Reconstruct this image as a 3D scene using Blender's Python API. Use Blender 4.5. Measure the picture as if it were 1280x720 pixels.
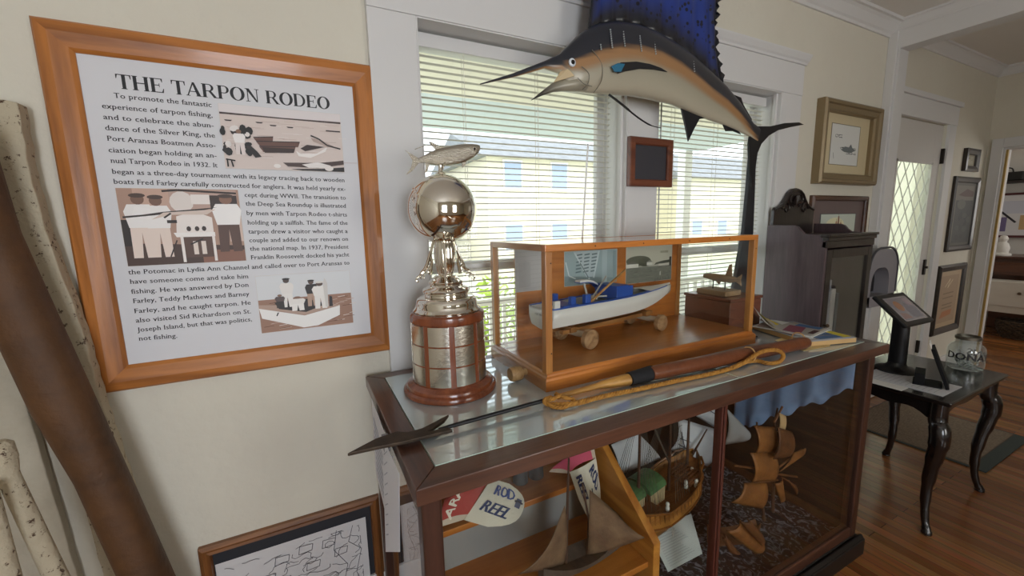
import bpy, bmesh, math, random
from mathutils import Vector, Matrix
R = math.radians
random.seed(7)
scn = bpy.context.scene
COL = scn.collection
for o in list(bpy.data.objects):
    bpy.data.objects.remove(o)

# ------------------------------------------------------------------ camera
FPX = 513.52
YAW, PIT, ROL = R(63.182), R(8.687), R(-1.299)
_f = Vector((math.cos(YAW) * math.cos(PIT), math.sin(YAW) * math.cos(PIT), -math.sin(PIT)))
_r0 = Vector((math.sin(YAW), -math.cos(YAW), 0))
_u0 = _r0.cross(_f)
_r = _r0 * math.cos(ROL) + _u0 * math.sin(ROL)
_u = -_r0 * math.sin(ROL) + _u0 * math.cos(ROL)
CAM = Vector((0, 0, 1.6))
cd = bpy.data.cameras.new('camera')
cam = bpy.data.objects.new('camera', cd)
COL.objects.link(cam)
cd.sensor_width = 36
cd.lens = 36 * FPX / 1280
cd.clip_start = 0.02
cam.matrix_world = Matrix(((_r.x, _u.x, -_f.x, CAM.x), (_r.y, _u.y, -_f.y, CAM.y), (_r.z, _u.z, -_f.z, CAM.z), (0, 0, 0, 1)))
scn.camera = cam

# ------------------------------------------------------------------ world, lights, exposure
SKY_STRENGTH = 2.4
REAR_WINDOW_POWER = 92
EXPOSURE = 0.0
sl = bpy.data.lights.new('sun', 'SUN')
sl.energy = 1.9
sl.angle = R(2)
sl.color = (1, .97, .93)
so = bpy.data.objects.new('sun', sl)
so.rotation_euler = (R(32), 0, R(-12))
COL.objects.link(so)
w = bpy.data.worlds.new('world')
scn.world = w
w.use_nodes = True
bgn = w.node_tree.nodes['Background']
bgn.inputs[0].default_value = (0.86, 0.94, 1.0, 1)
bgn.inputs[1].default_value = SKY_STRENGTH
scn.view_settings.view_transform = 'Standard'
scn.view_settings.look = 'None'
scn.view_settings.exposure = EXPOSURE
scn.view_settings.gamma = 1
scn.view_settings.use_curve_mapping = False
cy = scn.cycles
cy.use_denoising = True
cy.max_bounces = 10
cy.diffuse_bounces = 5
cy.glossy_bounces = 5
cy.transparent_max_bounces = 32
cy.caustics_reflective = False
cy.caustics_refractive = False
cy.sample_clamp_indirect = 6


def area(name, loc, rot, sx, sy, power, color=(1, 1, 1)):
    l = bpy.data.lights.new(name, 'AREA')
    l.shape = 'RECTANGLE'
    l.size, l.size_y, l.energy, l.color = sx, sy, power, color
    o = bpy.data.objects.new(name, l)
    o.location, o.rotation_euler = loc, rot
    COL.objects.link(o)
    return o


# daylight in the windows of the wall behind the camera
for nm, x, pw, wc in (('daylight_window_a', -0.35, 1.0, (.86, .92, 1)), ('daylight_window_b', 2.1, .4, (1, .94, .83))):
    area(nm, (x, -2.95, 1.35), (R(90), 0, 0), 1.3, 1.7, REAR_WINDOW_POWER * pw, wc)
area('far_room_fill', (8.3, -1.2, 1.9), (R(90), 0, R(25)), 1.4, 1.4, 32, (1, .97, .93))  # added fill lamp inside the far room, no window there


# ------------------------------------------------------------------ pixel of the photograph -> point on a plane of the room
def ray(px, py):
    return _f + _r * ((px - 640) / FPX) - _u * ((py - 360) / FPX)


def aty(px, py, Y):
    d = ray(px, py)
    return CAM + d * ((Y - CAM.y) / d.y)


def atx(px, py, X):
    d = ray(px, py)
    return CAM + d * ((X - CAM.x) / d.x)


def atz(px, py, Z):
    d = ray(px, py)
    return CAM + d * ((Z - CAM.z) / d.z)


# ------------------------------------------------------------------ colour and materials
def lin(h):
    if not isinstance(h, str):
        return tuple(h)
    c = [int(h[i:i + 2], 16) / 255 for i in (0, 2, 4)]
    return tuple(((x / 12.92) if x <= .04045 else ((x + .055) / 1.055) ** 2.4) for x in c)


_mats = {}


def mat(name, color='808080', rough=.5, metal=0, spec=.5, coat=0, noise=0, nscale=8, bump=0, bscale=60, col2=None, emit=None, stretch=None):
    if name in _mats:
        return _mats[name]
    m = bpy.data.materials.new(name)
    m.use_nodes = True
    nt = m.node_tree
    b = nt.nodes['Principled BSDF']
    c = lin(color)
    b.inputs['Base Color'].default_value = (*c, 1)
    b.inputs['Roughness'].default_value = rough
    b.inputs['Metallic'].default_value = metal
    b.inputs['Specular IOR Level'].default_value = spec
    b.inputs['Coat Weight'].default_value = coat
    b.inputs['Coat Roughness'].default_value = .15
    if emit:
        b.inputs['Emission Color'].default_value = (*c, 1)
        b.inputs['Emission Strength'].default_value = emit
    if noise or bump:
        tc = nt.nodes.new('ShaderNodeTexCoord')
        mp = nt.nodes.new('ShaderNodeMapping')
        nt.links.new(tc.outputs['Object'], mp.inputs[0])
        if stretch:
            mp.inputs['Scale'].default_value = stretch
    if noise:
        n = nt.nodes.new('ShaderNodeTexNoise')
        n.inputs['Scale'].default_value = nscale
        n.inputs['Detail'].default_value = 6
        n.inputs['Roughness'].default_value = .6
        nt.links.new(mp.outputs[0], n.inputs['Vector'])
        rp = nt.nodes.new('ShaderNodeValToRGB')
        c2 = lin(col2) if col2 else tuple(x * .55 for x in c)
        lo, hi = .5 - .25 / max(noise, .05) * .5, .5 + .25 / max(noise, .05) * .5
        rp.color_ramp.elements[0].position = max(0, lo)
        rp.color_ramp.elements[1].position = min(1, hi)
        rp.color_ramp.elements[0].color = (*c2, 1)
        rp.color_ramp.elements[1].color = (*c, 1)
        nt.links.new(n.outputs['Fac'], rp.inputs[0])
        nt.links.new(rp.outputs[0], b.inputs['Base Color'])
    if bump:
        n2 = nt.nodes.new('ShaderNodeTexNoise')
        n2.inputs['Scale'].default_value = bscale
        n2.inputs['Detail'].default_value = 4
        nt.links.new(mp.outputs[0], n2.inputs['Vector'])
        bp = nt.nodes.new('ShaderNodeBump')
        bp.inputs['Strength'].default_value = bump
        bp.inputs['Distance'].default_value = .01
        nt.links.new(n2.outputs['Fac'], bp.inputs['Height'])
        nt.links.new(bp.outputs[0], b.inputs['Normal'])
    _mats[name] = m
    return m


def wood(name, light='808080', dark='404040', axis=0, scale=9, rough=.4, coat=.2, ring=.5, spec=.5):
    """grain along axis: stretched noise bands plus fine streaks"""
    if name in _mats:
        return _mats[name]
    m = bpy.data.materials.new(name)
    m.use_nodes = True
    nt = m.node_tree
    b = nt.nodes['Principled BSDF']
    b.inputs['Roughness'].default_value = rough
    b.inputs['Coat Weight'].default_value = coat
    b.inputs['Coat Roughness'].default_value = .12
    b.inputs['Specular IOR Level'].default_value = spec
    tc = nt.nodes.new('ShaderNodeTexCoord')
    mp = nt.nodes.new('ShaderNodeMapping')
    s = [1, 1, 1]
    s[axis] = .09
    mp.inputs['Scale'].default_value = s
    nt.links.new(tc.outputs['Object'], mp.inputs[0])
    n = nt.nodes.new('ShaderNodeTexNoise')
    n.inputs['Scale'].default_value = scale
    n.inputs['Detail'].default_value = 3
    n.inputs['Distortion'].default_value = .6
    nt.links.new(mp.outputs[0], n.inputs['Vector'])
    mu = nt.nodes.new('ShaderNodeMath')
    mu.operation = 'MULTIPLY'
    mu.inputs[1].default_value = 7
    nt.links.new(n.outputs['Fac'], mu.inputs[0])
    fr = nt.nodes.new('ShaderNodeMath')
    fr.operation = 'PINGPONG'
    fr.inputs[1].default_value = 1
    nt.links.new(mu.outputs[0], fr.inputs[0])
    n2 = nt.nodes.new('ShaderNodeTexNoise')
    n2.inputs['Scale'].default_value = scale * 14
    n2.inputs['Detail'].default_value = 4
    nt.links.new(mp.outputs[0], n2.inputs['Vector'])
    ad = nt.nodes.new('ShaderNodeMix')
    ad.inputs[0].default_value = 1 - ring
    nt.links.new(fr.outputs[0], ad.inputs[2])
    nt.links.new(n2.outputs['Fac'], ad.inputs[3])
    rp = nt.nodes.new('ShaderNodeValToRGB')
    rp.color_ramp.elements[0].color = (*lin(dark), 1)
    rp.color_ramp.elements[1].color = (*lin(light), 1)
    rp.color_ramp.elements[0].position = .12
    rp.color_ramp.elements[1].position = .72
    nt.links.new(ad.outputs[0], rp.inputs[0])
    nt.links.new(rp.outputs[0], b.inputs['Base Color'])
    bp = nt.nodes.new('ShaderNodeBump')
    bp.inputs['Strength'].default_value = .12
    bp.inputs['Distance'].default_value = .004
    nt.links.new(n2.outputs['Fac'], bp.inputs['Height'])
    nt.links.new(bp.outputs[0], b.inputs['Normal'])
    _mats[name] = m
    return m


def glass(name, ior=1.5, tint=(1, 1, 1), rough=0.0, wavy=0, wscale=9, gtint=(1, 1, 1), haze=0):
    if name in _mats:
        return _mats[name]
    m = bpy.data.materials.new(name)
    m.use_nodes = True
    nt = m.node_tree
    nt.nodes.clear()
    out = nt.nodes.new('ShaderNodeOutputMaterial')
    mx = nt.nodes.new('ShaderNodeMixShader')
    tr = nt.nodes.new('ShaderNodeBsdfTransparent')
    tr.inputs[0].default_value = (*tint, 1)
    gl = nt.nodes.new('ShaderNodeBsdfGlossy')
    gl.inputs['Roughness'].default_value = rough
    gl.inputs[0].default_value = (*gtint, 1)
    f0 = ((ior - 1) / (ior + 1)) ** 2
    lw = nt.nodes.new('ShaderNodeLayerWeight')              # Schlick reflectance, the same from either side
    lw.inputs['Blend'].default_value = .5
    pw = nt.nodes.new('ShaderNodeMath')
    pw.operation = 'POWER'
    pw.inputs[1].default_value = 5
    ma = nt.nodes.new('ShaderNodeMath')
    ma.operation = 'MULTIPLY_ADD'
    ma.inputs[1].default_value = 1 - f0
    ma.inputs[2].default_value = f0
    nt.links.new(lw.outputs['Facing'], pw.inputs[0])
    nt.links.new(pw.outputs[0], ma.inputs[0])
    nt.links.new(ma.outputs[0], mx.inputs[0])
    nt.links.new(tr.outputs[0], mx.inputs[1])
    nt.links.new(gl.outputs[0], mx.inputs[2])
    nt.links.new(mx.outputs[0], out.inputs[0])
    if haze:                                                # pale blue diffuse mixed in to brighten the glass and veil its reflections
        df = nt.nodes.new('ShaderNodeBsdfDiffuse')
        df.inputs[0].default_value = (.88, .96, 1, 1)
        m2 = nt.nodes.new('ShaderNodeMixShader')
        m2.inputs[0].default_value = haze
        nt.links.new(mx.outputs[0], m2.inputs[1])
        nt.links.new(df.outputs[0], m2.inputs[2])
        nt.links.new(m2.outputs[0], out.inputs[0])
    if wavy:
        tc = nt.nodes.new('ShaderNodeTexCoord')
        n = nt.nodes.new('ShaderNodeTexNoise')
        n.inputs['Scale'].default_value = wscale
        nt.links.new(tc.outputs['Object'], n.inputs['Vector'])
        bp = nt.nodes.new('ShaderNodeBump')
        bp.inputs['Strength'].default_value = wavy
        bp.inputs['Distance'].default_value = .004
        nt.links.new(n.outputs['Fac'], bp.inputs['Height'])
        nt.links.new(bp.outputs[0], gl.inputs['Normal'])
    _mats[name] = m
    return m


def colmat(name, rough=.5, coat=0, spec=.5, bump=0, bscale=80, metal=0):
    """base colour from the mesh's own colour attribute (printed or painted surfaces)"""
    if name in _mats:
        return _mats[name]
    m = mat(name, '808080', rough, metal=metal, spec=spec, coat=coat, bump=bump, bscale=bscale)
    nt = m.node_tree
    a = nt.nodes.new('ShaderNodeAttribute')
    a.attribute_name = 'Col'
    nt.links.new(a.outputs['Color'], nt.nodes['Principled BSDF'].inputs['Base Color'])
    return m


# ------------------------------------------------------------------ mesh building
def V(*a):
    return Vector(a)


class MB:
    def __init__(s):
        s.v, s.f, s.mi, s.sm, s.c = [], [], [], [], []
        s.m, s.col, s.smooth = 0, None, False

    def add(s, vs, fs, col=None, smooth=None):
        n = len(s.v)
        s.v += [Vector(p) for p in vs]
        for f in fs:
            s.f.append([i + n for i in f])
            s.mi.append(s.m)
            s.sm.append(s.smooth if smooth is None else smooth)
            s.c.append(col or s.col)
        return s

    def box(s, lo, hi, col=None):
        x0, y0, z0 = lo
        x1, y1, z1 = hi
        return s.add([(x0, y0, z0), (x1, y0, z0), (x1, y1, z0), (x0, y1, z0), (x0, y0, z1), (x1, y0, z1), (x1, y1, z1), (x0, y1, z1)],
                     [(0, 3, 2, 1), (4, 5, 6, 7), (0, 1, 5, 4), (1, 2, 6, 5), (2, 3, 7, 6), (3, 0, 4, 7)], col)

    def obox(s, c, ax, ay, az, col=None):
        """box from centre and three half-extent vectors"""
        c, ax, ay, az = map(Vector, (c, ax, ay, az))
        if ax.cross(ay).dot(az) < 0:
            az = -az
        vs = [c + ax * i + ay * j + az * k for k in (-1, 1) for i, j in ((-1, -1), (1, -1), (1, 1), (-1, 1))]
        return s.add(vs, [(0, 3, 2, 1), (4, 5, 6, 7), (0, 1, 5, 4), (1, 2, 6, 5), (2, 3, 7, 6), (3, 0, 4, 7)], col)

    def bar(s, a, b, wx, wy, up=(0, 0, 1), col=None):
        a, b = Vector(a), Vector(b)
        d = (b - a).normalized()
        up = Vector(up)
        if abs(d.dot(up)) > .99:
            up = Vector((1, 0, 0))
        sx = d.cross(up).normalized()
        sy = sx.cross(d)
        return s.obox((a + b) / 2, sx * wx / 2, sy * wy / 2, (b - a) / 2, col)

    def tube(s, path, rad, n=10, caps=True, col=None, flat=1.0, up=(0, 0, 1), closed=False):
        path = [Vector(p) for p in path]
        if not hasattr(rad, '__len__'):
            rad = [rad] * len(path)
        vs, fs = [], []
        k = len(path)
        prev = None
        for i, p in enumerate(path):
            if closed:
                d = path[(i + 1) % k] - path[i - 1]
            else:
                d = path[min(i + 1, k - 1)] - path[max(i - 1, 0)]
            d.normalize()
            if prev is None:
                u = Vector(up)
                if abs(d.dot(u)) > .95:
                    u = Vector((1, 0, 0)) if abs(d.x) < .9 else Vector((0, 1, 0))
                a = d.cross(u).normalized()
            else:
                a = (prev - d * prev.dot(d)).normalized()
            prev = a
            b = a.cross(d)
            for j in range(n):
                t = 2 * math.pi * j / n
                vs.append(p + a * (math.cos(t) * rad[i]) + b * (math.sin(t) * rad[i] * flat))
        for i in range(k if closed else k - 1):
            i2 = (i + 1) % k
            for j in range(n):
                j2 = (j + 1) % n
                fs.append((i * n + j, i2 * n + j, i2 * n + j2, i * n + j2))
        s.add(vs, fs, col, True)
        if caps and not closed:
            s.add([vs[j] for j in range(n)], [tuple(range(n))], col, False)
            s.add([vs[(k - 1) * n + j] for j in range(n)], [tuple(reversed(range(n)))], col, False)
        return s

    def lathe(s, c, prof, n=40, axis=(0, 0, 1), col=None, smooth=True, flute=0, nfl=0):
        """prof: (radius, height) list"""
        c = Vector(c)
        ax = Vector(axis).normalized()
        u = Vector((1, 0, 0)) if abs(ax.x) < .9 else Vector((0, 1, 0))
        a = (u - ax * u.dot(ax)).normalized()
        b = ax.cross(a)
        vs, fs = [], []
        for r, h in prof:
            for j in range(n):
                t = 2 * math.pi * j / n
                rr = r * (1 + flute * math.cos(t * nfl)) if nfl else r
                vs.append(c + ax * h + a * (math.cos(t) * rr) + b * (math.sin(t) * rr))
        for i in range(len(prof) - 1):
            for j in range(n):
                j2 = (j + 1) % n
                fs.append((i * n + j, i * n + j2, (i + 1) * n + j2, (i + 1) * n + j))
        if prof[0][0] > 1e-5:
            fs.append(tuple(reversed(range(n))))
        if prof[-1][0] > 1e-5:
            fs.append(tuple((len(prof) - 1) * n + j for j in range(n)))
        return s.add(vs, fs, col, smooth)

    def prism(s, pts, O, U, Vv, h, col=None):
        """2-D outline pts on plane O,U,V extruded by vector h"""
        O, U, Vv, h = map(Vector, (O, U, Vv, h))
        p0 = [O + U * x + Vv * y for x, y in pts]
        ar = sum(pts[i][0] * pts[(i + 1) % len(pts)][1] - pts[(i + 1) % len(pts)][0] * pts[i][1] for i in range(len(pts)))
        if (ar > 0) == (U.cross(Vv).dot(h) > 0):
            pass
        else:
            p0.reverse()
        n = len(p0)
        vs = p0 + [p + h for p in p0]
        fs = [tuple(reversed(range(n))), tuple(range(n, 2 * n))] + [(i, (i + 1) % n, n + (i + 1) % n, n + i) for i in range(n)]
        return s.add(vs, fs, col)

    def loft(s, rings, caps=True, col=None, smooth=True, cols=None):
        n = len(rings[0])
        vs = [p for r in rings for p in r]
        fs = [(i * n + j, i * n + (j + 1) % n, (i + 1) * n + (j + 1) % n, (i + 1) * n + j) for i in range(len(rings) - 1) for j in range(n)]
        s.add(vs, fs, col, smooth)
        if caps:
            s.add(rings[0], [tuple(reversed(range(n)))], col, False)
            s.add(rings[-1], [tuple(range(n))], col, False)
        return s

    def grid(s, fn, nu, nv, col=None, smooth=True, colfn=None):
        vs = [fn(i / nu, j / nv) for i in range(nu + 1) for j in range(nv + 1)]
        fs = []
        for i in range(nu):
            for j in range(nv):
                f = (i * (nv + 1) + j, (i + 1) * (nv + 1) + j, (i + 1) * (nv + 1) + j + 1, i * (nv + 1) + j + 1)
                fs.append(f)
        n = len(s.v)
        s.v += [Vector(p) for p in vs]
        for k, f in enumerate(fs):
            s.f.append([i + n for i in f])
            s.mi.append(s.m)
            s.sm.append(smooth)
            s.c.append(colfn((k // nv + .5) / nu, (k % nv + .5) / nv) if colfn else (col or s.col))
        return s

    def build(s, name, mats, parent=None, bevel=0, solid=0, sub=0, sharp=38, vcol=None, local=False, seg=2, offset=0):
        me = bpy.data.meshes.new(name)
        org = Vector((0, 0, 0))
        if parent is not None and not local:
            q = parent
            while q is not None:
                org += q.location
                q = q.parent
        elif parent is None:
            xs = [p.x for p in s.v]
            ys = [p.y for p in s.v]
            zs = [p.z for p in s.v]
            org = Vector(((min(xs) + max(xs)) / 2, (min(ys) + max(ys)) / 2, min(zs)))
        me.from_pydata([tuple(p - org) for p in s.v], [], s.f)
        if not isinstance(mats, (list, tuple)):
            mats = [mats]
        for m in mats:
            me.materials.append(m)
        for p, mi, sm in zip(me.polygons, s.mi, s.sm):
            p.material_index = mi
            p.use_smooth = sm
        if any(c is not None for c in s.c) or vcol:
            at = me.color_attributes.new('Col', 'FLOAT_COLOR', 'CORNER')
            k = 0
            buf = []
            for f, c in zip(s.f, s.c):
                if vcol is None:
                    cc = (*lin(c if c is not None else '808080'), 1)
                for i in f:
                    if vcol is not None:
                        cc = (*vcol(s.v[i]), 1)
                    buf += cc
            at.data.foreach_set('color', buf)
        me.validate()
        if any(s.sm):
            me.set_sharp_from_angle(angle=R(sharp))
        o = bpy.data.objects.new(name, me)
        COL.objects.link(o)
        if parent is not None:
            o.parent = parent
        else:
            o.location = org
        if solid:
            md = o.modifiers.new('solid', 'SOLIDIFY')
            md.thickness = solid
            md.offset = offset
        if bevel:
            md = o.modifiers.new('bevel', 'BEVEL')
            md.width = bevel
            md.segments = seg
            md.limit_method = 'ANGLE'
            md.angle_limit = R(35)
            md.harden_normals = False
        if sub:
            md = o.modifiers.new('sub', 'SUBSURF')
            md.levels = md.render_levels = sub
        return o


def tag(o, label, cat, group=None, kind=None):
    o['label'] = label
    o['category'] = cat
    if group:
        o['group'] = group
    if kind:
        o['kind'] = kind
    return o


def struct(o):
    o['kind'] = 'structure'
    return o


def thing(name, label, cat, loc=(0, 0, 0), rz=0, group=None):
    o = bpy.data.objects.new(name, None)
    o.empty_display_size = .05
    COL.objects.link(o)
    o.location = loc
    o.rotation_euler = (0, 0, rz)
    return tag(o, label, cat, group)


# ------------------------------------------------------------------ flat artwork: coloured polygons printed on a sheet
_txt = {}


def textgeo(t):
    if t in _txt:
        return _txt[t]
    cu = bpy.data.curves.new('t', 'FONT')
    cu.body = t
    cu.size = 1
    cu.resolution_u = 2
    ob = bpy.data.objects.new('t', cu)
    COL.objects.link(ob)
    dg = bpy.context.evaluated_depsgraph_get()
    me = bpy.data.meshes.new_from_object(ob.evaluated_get(dg))
    vs = [(p.co.x, p.co.y) for p in me.vertices]
    fs = [tuple(p.vertices) for p in me.polygons]
    bpy.data.objects.remove(ob)
    bpy.data.curves.remove(cu)
    bpy.data.meshes.remove(me)
    _txt[t] = (vs, fs)
    return _txt[t]


_SER = {'a': 'rb', 'b': 'lt', 'd': 'rb rt', 'f': 'cb', 'h': 'lb rb lt', 'i': 'cb', 'k': 'lb rb lt rx', 'l': 'cb lt', 'm': 'lb cb rb lx', 'n': 'lb rb lx', 'p': 'lx ld', 'q': 'rd', 'r': 'lb lx',
        'u': 'rb lx rx', 'v': 'lx rx', 'w': 'lx cx rx', 'x': 'lb rb lx rx', 'y': 'lx rx', 'T': 'cb', 'P': 'lb lt', 'A': 'lb rb', 'K': 'lb rb lt rt', 'I': 'cb ct', 'R': 'lb lt rb', 'W': 'lt rt', 'D': 'lb lt',
        'F': 'lb lt', 'B': 'lb lt', 'H': 'lb rb lt rt', 'J': 'rt', 'L': 'lb lt', 'M': 'lb rb lt rt', 'N': 'lb lt rt', '1': 'cb', '7': 'cb'}
_ser = {}


def seriftext(t):
    """the built-in face with slab serifs added to each stem, for book-style print"""
    ww = lambda s_: max(p[0] for p in textgeo(s_)[0]) - min(p[0] for p in textgeo(s_)[0])
    V_, F__, x = [], [], 0
    for ch in t:
        if ch not in _ser:
            adv = ww('l' + ch + 'l') - ww('ll')
            if ch == ' ':
                _ser[ch] = ([], [], adv)
            else:
                vs, fs = textgeo(ch)
                vs, fs = list(vs), list(fs)
                xa, xb = min(p[0] for p in vs), max(p[0] for p in vs)
                ya, yb = min(p[1] for p in vs), max(p[1] for p in vs)
                for k in _SER.get(ch, '').split():
                    xc = {'l': xa + .035, 'r': xb - .035, 'c': (xa + xb) / 2}[k[0]]
                    yc = {'b': 0, 't': yb - .032, 'x': min(yb, .47) - .03, 'd': ya}[k[1]]
                    wd = (.062, .085)[k[1] in 'bd'] if k[0] != 'c' or ch in 'ilfTI17' else .05
                    n = len(vs)
                    vs += [(xc - wd - (.03 if k[1] == 'x' and k[0] == 'l' else 0), yc), (xc + (wd if k[1] != 'x' or k[0] != 'l' else .02), yc), (xc + (wd if k[1] != 'x' or k[0] != 'l' else .02), yc + .034), (xc - wd - (.03 if k[1] == 'x' and k[0] == 'l' else 0), yc + .034)]
                    fs.append((n, n + 1, n + 2, n + 3))
                _ser[ch] = (vs, fs, adv)
        vs, fs, adv = _ser[ch]
        n = len(V_)
        V_ += [(p[0] + x, p[1]) for p in vs]
        F__ += [tuple(i + n for i in f) for f in fs]
        x += adv * 1.03 + .008
    return V_, F__


class Pic:
    """O lower-left corner, U and W full-width and full-height vectors; coordinates 0..1"""
    def __init__(s, O, U, W, step=4e-5, mb=None, base=0.0):
        s.O, s.U, s.W = Vector(O), Vector(U), Vector(W)
        s.N = s.U.cross(s.W).normalized()
        s.k, s.step, s.base = 0, step, base
        s.mb = mb or MB()

    def P(s, x, y):
        return s.O + s.U * x + s.W * y + s.N * (s.base + s.k * s.step)

    def poly(s, pts, col):
        s.k += 1
        ar = sum(pts[i][0] * pts[(i + 1) % len(pts)][1] - pts[(i + 1) % len(pts)][0] * pts[i][1] for i in range(len(pts)))
        if ar < 0:
            pts = list(reversed(pts))
        s.mb.add([s.P(*p) for p in pts], [tuple(range(len(pts)))], col, False)
        return s

    def rect(s, x0, y0, x1, y1, col):
        return s.poly([(x0, y0), (x1, y0), (x1, y1), (x0, y1)], col)

    def ell(s, x, y, a, b, col, n=14):
        return s.poly([(x + a * math.cos(2 * math.pi * i / n), y + b * math.sin(2 * math.pi * i / n)) for i in range(n)], col)

    def line(s, pts, wd, col):
        """stroke of width wd (in units of U)"""
        s.k += 1
        asp = s.W.length / s.U.length
        for (x0, y0), (x1, y1) in zip(pts, pts[1:]):
            dx, dy = x1 - x0, (y1 - y0) * asp
            L = math.hypot(dx, dy) or 1
            nx, ny = -dy / L * wd / 2, dx / L * wd / 2 / asp
            s.mb.add([s.P(x0 - nx, y0 - ny), s.P(x1 - nx, y1 - ny), s.P(x1 + nx, y1 + ny), s.P(x0 + nx, y0 + ny)], [(0, 1, 2, 3)], col, False)
        return s

    def text(s, t, x, y, h, col, width=None, dx=(1, 0), bold=0, serif=False):
        """text with its baseline start at x,y; h cap height in units of W; width in units of U; dx direction in metres-true slope"""
        s.k += 1
        vs, fs = seriftext(t) if serif else textgeo(t)
        if not vs:
            return s
        x0 = min(p[0] for p in vs)
        x1 = max(p[0] for p in vs)
        sc = h / .69                                   # 'size 1' capitals are about .69 high
        asp = s.W.length / s.U.length
        sx = (width / (x1 - x0)) if width else sc * asp
        out = []
        ang = math.atan2(dx[1], dx[0])
        ca, sa = math.cos(ang), math.sin(ang)
        for px, py in vs:
            a, b = (px - x0) * sx, py * sc * asp        # both in units of U
            a, b = a * ca - b * sa, a * sa + b * ca
            out.append(s.P(x + a, y + b / asp))
        s.mb.add(out, fs, col, False)
        if bold:
            s.mb.add([p + s.U * bold for p in out], fs, col, False)
        return s

    def build(s, name, parent, m=None):
        return s.mb.build(name, m or colmat('printed_paper', .55), parent)
# ================================================================== THE ROOM
WY = 1.64            # face of the back wall
CEIL = 3.0
plaster = mat('plaster_cream', 'DDD9CA', .75, noise=.35, nscale=1.6, col2='D3CCBD', bump=.55, bscale=16)
white_trim = mat('trim_paint', 'DAD9D8', .45, bump=.05, bscale=30)
ceil_m = mat('ceiling_paint', 'E2DED8', .8, bump=.15, bscale=25)
shade_m = mat('outside_cream', 'F4F1E4', .8)


def wall_y(name, y0, y1, x0, x1, z0, z1, holes, m):
    """wall parallel to X with rectangular holes (xa, xb, za, zb)"""
    b = MB()
    xs = sorted({x0, x1, *[h[0] for h in holes], *[h[1] for h in holes]})
    for xa, xb in zip(xs, xs[1:]):
        hs = sorted([(h[2], h[3]) for h in holes if h[0] < xb - 1e-6 and h[1] > xa + 1e-6])
        z = z0
        for za, zb in hs:
            if za > z + 1e-6:
                b.box((xa, y0, z), (xb, y1, za))
            z = zb
        if z < z1 - 1e-6:
            b.box((xa, y0, z), (xb, y1, z1))
    return b


def wall_x(x0, x1, ya, yb, z0, z1, holes):
    b = wall_y('', x0, x1, ya, yb, z0, z1, holes, None)
    # swap the axes, keep the winding
    b.v = [Vector((p.y, p.x, p.z)) for p in b.v]
    b.f = [list(reversed(f)) for f in b.f]
    return b


W1 = (.445, 1.468)
W2 = (1.671, 2.700)
WZ = (.74, 2.368)
D1 = (4.20, 5.19, 0, 2.39)
b = wall_y('', WY, WY + .17, -1.86, 6.36, 0, CEIL, [(*W1, *WZ), (*W2, *WZ), D1], plaster)
struct(b.build('wall_back', plaster))
FW = [(-.85, .15, .75, 2.35), (1.6, 2.6, .75, 2.35)]
struct(wall_y('', -2.78, -2.6, -1.86, 6.36, 0, CEIL, FW, plaster).build('wall_front', plaster))
struct(wall_x(-1.86, -1.7, -2.6, WY, 0, CEIL, []).build('wall_left', plaster))
struct(wall_x(6.2, 6.36, -2.6, WY, 0, CEIL, [(.45, 1.53, 0, 2.24)]).build('wall_right', plaster))
struct(MB().box((-1.86, -2.78, CEIL), (6.36, 1.81, CEIL + .1)).box((6.36, -2.78, CEIL), (9.2, 3.2, CEIL + .1)).build('ceiling', ceil_m))

# floor: narrow boards running towards the back wall
fm = bpy.data.materials.new('floor_boards')
fm.use_nodes = True
nt = fm.node_tree
bs = nt.nodes['Principled BSDF']
tc = nt.nodes.new('ShaderNodeTexCoord')
mp = nt.nodes.new('ShaderNodeMapping')
mp.inputs['Rotation'].default_value = (0, 0, R(90))
nt.links.new(tc.outputs['Object'], mp.inputs[0])
br = nt.nodes.new('ShaderNodeTexBrick')
br.inputs['Scale'].default_value = 1
br.inputs['Brick Width'].default_value = 1.3
br.inputs['Row Height'].default_value = .062
br.inputs['Mortar Size'].default_value = .0012
br.inputs['Bias'].default_value = -.1
br.inputs['Color1'].default_value = (*lin('946238'), 1)
br.inputs['Color2'].default_value = (*lin('6A3E1E'), 1)
br.inputs['Mortar'].default_value = (*lin('3A2414'), 1)
nt.links.new(mp.outputs[0], br.inputs['Vector'])
n1 = nt.nodes.new('ShaderNodeTexNoise')
mp2 = nt.nodes.new('ShaderNodeMapping')
mp2.inputs['Scale'].default_value = (22, 1.2, 1)
nt.links.new(tc.outputs['Object'], mp2.inputs[0])
nt.links.new(mp2.outputs[0], n1.inputs['Vector'])
n1.inputs['Scale'].default_value = 3
n1.inputs['Detail'].default_value = 6
mx = nt.nodes.new('ShaderNodeMix')
mx.data_type = 'RGBA'
mx.blend_type = 'OVERLAY'
mx.inputs[0].default_value = .55
nt.links.new(br.outputs['Color'], mx.inputs[6])
nt.links.new(n1.outputs['Color'], mx.inputs[7])
nt.links.new(mx.outputs[2], bs.inputs['Base Color'])
bs.inputs['Roughness'].default_value = .23
bp = nt.nodes.new('ShaderNodeBump')
bp.inputs['Strength'].default_value = .25
bp.inputs['Distance'].default_value = .003
nt.links.new(n1.outputs['Fac'], bp.inputs['Height'])
nt.links.new(bp.outputs[0], bs.inputs['Normal'])
struct(MB().box((-1.86, -2.78, -.1), (6.36, 1.81, 0)).box((6.36, -2.78, -.1), (9.2, 3.2, 0)).build('floor', fm))

# post and beam that part the two rooms
b = MB()
b.box((4.0, 1.57, 0), (4.14, WY, 2.81))
b.box((3.985, 1.585, 0), (4.0, WY, 2.93))
struct(b.build('trim_1', white_trim, bevel=.004))
b = MB()
b.box((4.0, -2.6, 2.81), (4.14, WY, CEIL))
struct(b.build('beam', white_trim, bevel=.004))
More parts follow.
